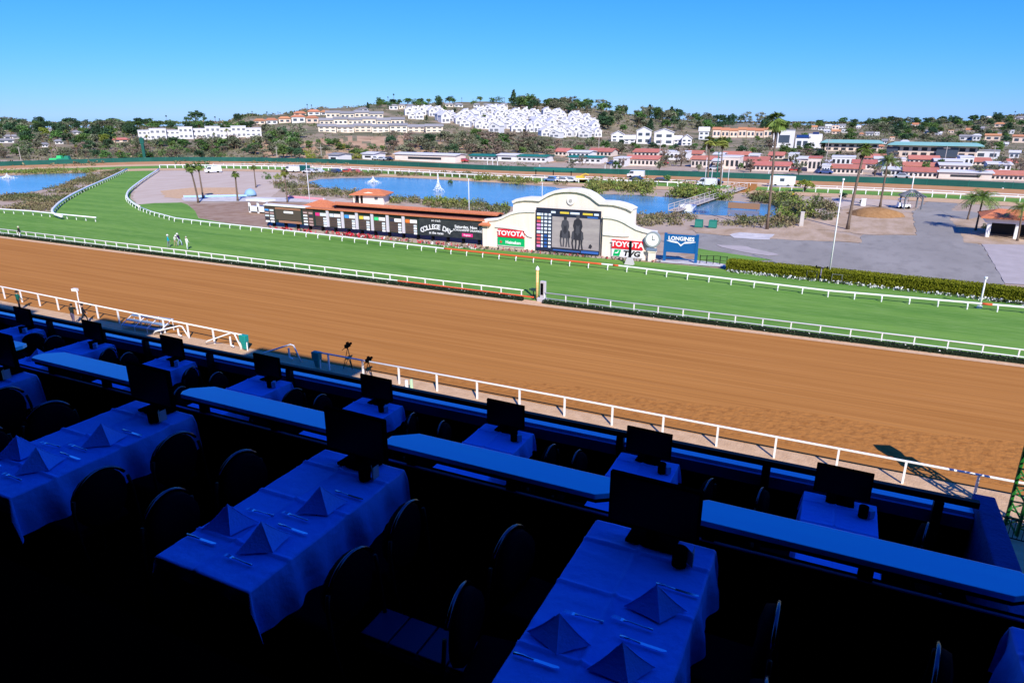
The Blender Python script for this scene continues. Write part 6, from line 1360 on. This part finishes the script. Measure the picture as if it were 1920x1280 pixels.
# ------------------------------------------------------------ dining furniture
M_cloth = mat('blue tablecloth', (.16, .36, .98), .75, .3, col2=(.14, .32, .97), scale=2.2, bump=.12, bscale=14)
M_napkin = mat('blue napkin', (.20, .40, .98), .85, .1, bump=.15, bscale=60)
M_counter = mat('azure counter laminate', (.01, .72, .97), .3, .5, coat=.45, col2=(.01, .67, .95), scale=4, stretch=(.15, 2, 1))
M_steel = mat('cutlery steel', (.55, .68, .85), .22, .5, 1.0); M_chrome = mat('chrome tube', (.055, .075, .12), .2, .5, 1.0); M_pad_ = mat('navy vinyl', (.0008, .0012, .006), .7, .02)
M_deskblk = mat('black metal', (.002, .002, .003), .9, 0)
TW, TL = .70, 1.41
def cloth_mesh(near=.10, side=.30, far=.05, seed=0, L_=TL):
    """origin at table centre, table top at z=0; y- is the near end"""
    rng = random.Random(seed); b = MB(); nx, ny = 90, 130
    x0, x1 = -TW/2-side, TW/2+side; y0, y1 = -L_/2-near, L_/2+far; idx = {}
    def pos(u, v):
        ax = max(0, abs(u)-TW/2); ay = max(0, -L_/2-v) if v < 0 else max(0, v-L_/2); sx_ = 1 if u > 0 else -1; sy_ = 1 if v > 0 else -1
        dr = math.hypot(ax, ay); bx, by = min(max(u, -TW/2), TW/2), min(max(v, -L_/2), L_/2)
        cr = lambda a, w_: math.exp(-(a/w_)**2)
        z = .015*(cr(v-.08, .014)+cr(v+.42, .012)+cr(v-.50, .013)+cr(u+.04, .012)) + .002*noise.noise((u*7, v*6, seed))+.0008*noise.noise((u*26, v*16, seed+3))
        z += .006*max(0, noise.noise((u*3+v*6, v*14, seed+8))-.1)
        if dr <= 0: return (u, v, z)
        th = math.atan2(ay, ax); fl = math.sin(2*th)
        out = .012+(.10 if ay < ax else .02)*dr*(1-fl)+dr*.26*fl; rip = (.020*math.sin(v*17+seed)+.012*math.sin(v*31+2))*min(1, dr/.2)*(1-fl) if ay < ax else (.02*math.sin(u*19+seed))*min(1, dr/.2)*(1-fl)
        ox = math.cos(th)*(out+rip); oy = math.sin(th)*(out+rip)
        return (bx+sx_*ox, by+sy_*oy, z*max(0, 1-dr*9)-dr*.96)
    xsU = sorted(set([x0+(x1-x0)*i/nx for i in range(nx+1)]+[-TW/2, TW/2, -TW/2-.008, TW/2+.008])); ysV = sorted(set([y0+(y1-y0)*j/ny for j in range(ny+1)]+[-L_/2, L_/2, -L_/2-.008, L_/2+.008]))
    for v in ysV:
        for u in xsU: b.v.append(pos(u, v))
    n_ = len(xsU)
    for j in range(len(ysV)-1):
        for i in range(n_-1): b.f.append((j*n_+i, j*n_+i+1, (j+1)*n_+i+1, (j+1)*n_+i)); b.m.append(0)
    return b
def table_proto():
    t = thing('dining_table', '', 'table'); b = MB(); b.bb(-TW/2+.008, TW/2-.008, -TL/2+.008, TL/2-.008, .70, .733); b.build('table_top', M_deskblk, t)
    for x in (-1, 1):
        for y in (-1, 1): b = MB(); b.tube([(x*(TW/2-.07), y*(TL/2-.1), 0), (x*(TW/2-.07), y*(TL/2-.1), .70)], .018, 8); b.build('leg', M_deskblk, t)
    return t
TBL = table_proto()
def chair_proto():
    """faces +x, origin under the back"""
    t = thing('banquet_chair', '', 'chair'); b = MB(); n = 20; V_ = []
    for (xx, k_) in ((-.02, .90), (.0, 1.0), (.045, .94), (.062, .6)):
        for i in range(n):
            a = 2*math.pi*i/n; V_.append((xx+.02*math.cos(a)**2, math.cos(a)*.205*k_, .665+math.sin(a)*.215*k_))
    F_ = [tuple(range(n))[::-1], tuple(range(3*n, 4*n))]
    for j in range(3): F_ += [(j*n+i, j*n+(i+1) % n, (j+1)*n+(i+1) % n, (j+1)*n+i) for i in range(n)]
    b.add(V_, F_); b.build('backrest', M_pad_, t, smooth=True)
    b = MB(); pts = []
    for i in range(17): a = math.pi*i/16; pts.append((-.01, math.cos(a)*.222, .66+math.sin(a)*.232))
    b.tube(pts[3:-3], .0115, 8); b.build('back_rim', M_chrome, t, smooth=True)  # chrome only on the arc that catches light, as a painted glint
    b = MB()
    for sg in (1, -1): b.tube([(-.10, sg*.20, 0), (-.03, sg*.225, .42), (-.01, sg*.222, .66), (-.01, sg*.2051, .7488)], .0125, 8)
    b.build('back_frame', M_blackm, t, smooth=True)  # lower tube and legs of the same frame coloured black for shade
    b = MB(); b.box((.23, 0, .445), (.40, .40, .06), 0, 0, .92); b.build('seat', M_pad_, t, bevel=.02)
    for y in (-1, 1): b = MB(); b.tube([(.40, y*.18, .42), (.42, y*.19, 0)], .0125, 8); b.build('leg', M_blackm, t)
    return t
CH = chair_proto()
def monitor_proto(nm, w, h):
    t = thing(nm, '', 'monitor'); b = MB(); b.box((0, 0, .085+h/2), (w, .035, h)); cs = b.build('case', M_black, t, bevel=.006)
    b = MB(); b.bb(-w/2+.015, w/2-.015, -.0205, -.018, .10, .085+h-.015); b.build('screen', mat('dark screen', (.004, .004, .005), .5, .1), t)
    b = MB(); b.bb(-.04, .04, .018, .06, .02, .10+h*.6); b.build('stand', M_black, t); b = MB(); b.bb(-.14, .14, -.06, .12, .003, .02); b.build('foot', M_black, t); return t
MON = monitor_proto('table_monitor', .53, .325)
def counter_proto():
    t = thing('bar_counter', '', 'counter'); x0, x1, y0, y1 = 0, 1.71, 3.54, 3.785; c_ = .11
    pl = [(x0+.04, y0), (x1-.10, y0), (x1, y0+.07), (x1, y1-.06), (x1-.04, y1), (x0+.16, y1), (x0, y1-.12), (x0, y0+.05)]
    b = MB(); b.prism(pl, 14.735, 14.771); b.build('top', M_counter, t, bevel=.004)
    b = MB(); b.prism([(x, y+(.02 if y < 3.65 else -.02)) for x, y in pl], 14.70, 14.734); b.build('fascia', M_deskblk, t)
    for x in (.2, 1.0): b = MB(); b.bb(x-.035, x+.035, 3.60, 3.65, 14.601, 14.699); b.build('post', M_deskblk, t)
    return t
CTR = counter_proto()
xsA = [-7.10, -4.978, -2.873, -.739, 1.38]; YA = 2.766
NA = ['far left', 'second from left', 'third from left', 'fourth from left', 'far right']
def napkin(x, y, z, rz, s, lab, grp):
    b = MB(); a, h = .155*s, .152*s
    b.add([(-a, -a*.75, 0), (a, -a*.75, 0), (.0, a*1.0, 0), (-.01, -.005, h), (0.0, -a*.5, .004)], [(0, 4, 3), (4, 1, 3), (1, 2, 3), (2, 0, 3), (0, 2, 1, 4)])
    nx = 9; V_ = []      # folded cloth pyramid with a soft valley and thick rolled edges
    b = MB()
    prof = [(-a*1.05, -.05*a), (-.45*a, -.42*a), (.12*a, -.72*a), (.55*a, -.40*a), (a*1.05, .02*a), (.45*a, .30*a), (-.1*a, .66*a), (-.6*a, .30*a)]
    lv = 8
    for j in range(lv+1):
        f = j/lv
        for i, (px_, py_) in enumerate(prof):
            q = (1-f); sag = .92 if i % 2 else 1.0; q2 = q*(sag+(1-sag)*f); V_.append((px_*q2, py_*q2, h*(f-.07*math.sin(math.pi*f))))
    n_ = len(prof); b.add(V_, [(j*n_+i, j*n_+(i+1) % n_, (j+1)*n_+(i+1) % n_, (j+1)*n_+i) for j in range(lv) for i in range(n_)])
    for i in (0, 2, 4): b.tube([V_[j*n_+i] for j in range(lv)], .0035, 5)
    o = b.build('napkin', M_napkin, loc=(x, y, z)); o.rotation_euler = (0, 0, rz); tag(o, lab, 'napkin', grp)
def knife_p():
    t = thing('table_knife', '', 'knife'); b = MB(); b.prism([(-.0, -.009), (.10, -.010), (.125, -.002), (.12, .008), (0, .008)], .002, .0045); b.build('blade', M_steel, t); b = MB(); b.tube([(-.10, 0, .006), (-.05, 0, .006), (0, 0, .004)], [.0085, .007, .005], 8); b.build('handle', M_steel, t, smooth=True); return t
def fork_p():
    t = thing('table_fork', '', 'fork'); b = MB(); b.tube([(-.10, 0, .004), (-.05, 0, .004), (.02, 0, .008), (.045, 0, .006)], [.007, .005, .004, .006], 8); b.build('handle', M_steel, t, smooth=True)
    b = MB(); b.prism([(.045, -.011), (.06, -.012), (.06, .012), (.045, .011)], .004, .007)
    for q in (-.010, -.0035, .0035, .010): b.tube([(.06, q, .0055), (.085, q, .009), (.105, q, .006)], .0017, 5)
    b.build('tines', M_steel, t); return t
KN_, FK = knife_p(), fork_p()
def cup(x, y, z, lab, grp, menus=False, s=1.0):
    t = thing('dark_caddy', lab, 'caddy', (x, y, z), .3, grp); b = MB(); b.tube([(0, 0, 0), (0, 0, .105*s)], [.04*s, .042*s], 16); b.build('cup', M_black, t)
    if menus:
        for i, (dx, rz_, c_) in enumerate(((.055, .5, (.35, .4, .32)), (.075, -.3, (.25, .32, .38)))):
            b = MB(); b.box((dx, .0+.02*i, .05), (.003, .06, .09), rz_); b.build('menu_card', mat('menu card' + str(i), c_), t)
    else:
        b = MB(); b.box((.055*s, .0, .04*s), (.05*s, .07*s, .075*s), .4); b.build('packet_box', mat('packet box', (.20, .42, .72)), t)
for k_, x in enumerate(xsA):
    nm = NA[k_]
    place(TBL, USED, (x, YA, FA), 0, f'blue clothed dining table in the nearer row, {nm}', 'dining tables of the nearer row')
    cl = cloth_mesh(near=.09 if k_ != 1 else .12, side=.30, seed=k_*7+2).build('tablecloth', M_cloth, loc=(x, YA, ZA-.012+.003), smooth=True); tag(cl, f'blue tablecloth with ironed creases on the nearer row table, {nm}', 'tablecloth', 'tablecloths of the nearer row')
    mx = x+.055 if k_ != 3 else x+.03; place(MON, USED, (mx-.02, 3.38, ZA-.003), R(-2), f'black monitor at the far end of the nearer row table, {nm}', 'monitors on the nearer row tables')
    for j, (nx_, ny_, rz_, w_) in enumerate([(x-.19, 2.44, .9, 'left'), (x+.13, 2.39, -.5, 'near right'), (x+.17, 2.84, -.3, 'far right')]):
        rz_ = math.atan2(-nx_, ny_) + (-.25, .2, .1)[j]
        napkin(nx_, ny_, ZA+.002, rz_, 1.0 if k_ != 3 else .95, f'blue folded pyramid napkin, {w_} place of the nearer row table {nm}', 'folded napkins on the nearer row tables')
    for j, (pr, cx, cy, rz_, w_) in enumerate([(KN_, x-.24, 2.26, .1, 'nearest the left napkin'), (FK, x-.13, 2.62, 3.3, 'beyond the left napkin'), (KN_, x+.17, 2.57, .06, 'beyond the near right napkin'), (FK, x+.12, 2.21, 3.2, 'in front of the near right napkin'), (FK, x+.10, 2.68, 3.2, 'in front of the far right napkin'), (KN_, x+.23, 3.02, .05, 'beyond the far right napkin')]):
        place(pr, USED, (cx, cy, ZA+.004), rz_+R(-4), f'steel {"knife" if pr is KN_ else "fork"} {w_}, nearer row table {nm}', 'cutlery on the nearer row tables')
    cup(x+.20, 3.24, ZA+.002, f'dark cup with menu cards under the monitor, nearer row table {nm}', 'cups on the nearer row tables', True)
    for sd, dx in (('left', -.715), ('right', .72)):
        for j, yy_ in enumerate((2.42, 2.99)):
            if k_ == 4 and sd == 'right': continue
            place(CH, USED, (x+dx, yy_+random.uniform(-.03, .03), FA), (0 if dx < 0 else math.pi)+random.uniform(-.15, .15), f'round backed chair at the {sd} {"front" if j == 0 else "back"} seat, nearer row table {nm}', 'chairs of the nearer row', .95)
cxs = [-9.05, -6.92, -4.85, -2.744, -.655, 1.47]
for i, x in enumerate(cxs): place(CTR, USED, (x, 0, 0), 0, scale=(1.045, 1, 1) if i == 4 else None, label=f'azure topped bar counter with cut corners between the two dining rows, {["leftmost", "second from left", "third from left", "fourth from left", "fifth from left", "rightmost"][i]}', group='azure bar counters between the rows')
xs2 = [-18.3, -16.2, -14.15, -12.05, -9.95, -7.80, -5.70, -3.62, -1.70, .42]; Y2 = 6.72; N2 = ORD[:9]+['nearest the end wall']
MON2 = monitor_proto('table_monitor', .555, .335)
CL2 = cloth_mesh(near=.18, side=.26, seed=50).build('tablecloth', M_cloth, smooth=True)
for k_, x in enumerate(xs2):
    nm = N2[k_]
    place(TBL, USED, (x, Y2, F2), 0, f'blue clothed table in the lower row along the parapet, {nm}', 'dining tables of the lower row')
    cl = CL2 if k_ == 0 else CL2.copy()
    if k_: C.objects.link(cl)
    cl.location = (x, Y2, Z2-.012+.003); tag(cl, f'blue tablecloth on the lower row table, {nm}', 'tablecloth', 'tablecloths of the lower row')
    place(MON2, USED, (x-.0, 7.32, Z2-.002), R(-2), f'black monitor at the parapet end of the lower row table, {nm}', 'monitors on the lower row tables')
    cup(x+.22, 7.12, Z2+.002, f'dark cup and small packet box on the lower row table, {nm}', 'cups on the lower row tables', False, 1.15)
    if k_ < 6: napkin(x-.05, 6.35, Z2+.002, .9, 1.25, f'blue pyramid napkin on the lower row table, {nm}', 'napkins on the lower row tables')
    for sd, dx in (('left', -.78), ('right', .78)):
        for j, yy_ in enumerate((6.35, 7.02)): place(CH, USED, (x+dx, yy_+random.uniform(-.04, .04), F2), (0 if dx < 0 else math.pi)+random.uniform(-.3, .3), f'round backed chair, {sd} {"front" if j == 0 else "parapet"} seat, lower row table {nm}', 'chairs of the lower row')
# low upholstered bench and blue ledges between the nearer tables
t = thing('low_bench', 'low dark blue bench with panelled top between the two middle nearer tables', 'bench', (-1.80, 2.55, FA)); b = MB(); b.bb(-.34, .42, -.13, .13, .0, .30); b.build('base', mat('bench side', (.004, .008, .04), .5, .3), t, bevel=.05)
M_bt = mat('bench top', (.006, .014, .09), .5, .3)
for i in range(4): b = MB(); b.bb(-.33+.19*i, -.15+.19*i, -.11, .12, .302, .318); b.build('cushion', M_bt, t, bevel=.006)
for x, y, wd_, lab in ((-1.30, 2.46, .10, 'azure ledge end beside the low bench'), (-1.13, 2.40, .06, 'small azure ledge end at the edge of the fourth nearer table'), (.20, 2.30, .36, 'azure ledge in the dark at the bottom right, left piece'), (.64, 2.30, .36, 'azure ledge in the dark at the bottom right, right piece')):
    t = thing('blue_ledge', lab, 'ledge', (x, y, FA)); b = MB(); b.bb(-wd_/2, wd_/2, -.045, .045, .29, .32); b.build('top', M_counter, t); b = MB(); b.bb(-wd_/2+.005, wd_/2-.005, -.04, .04, 0, .289); b.build('front', mat('ledge front', (.008, .02, .10)), t)
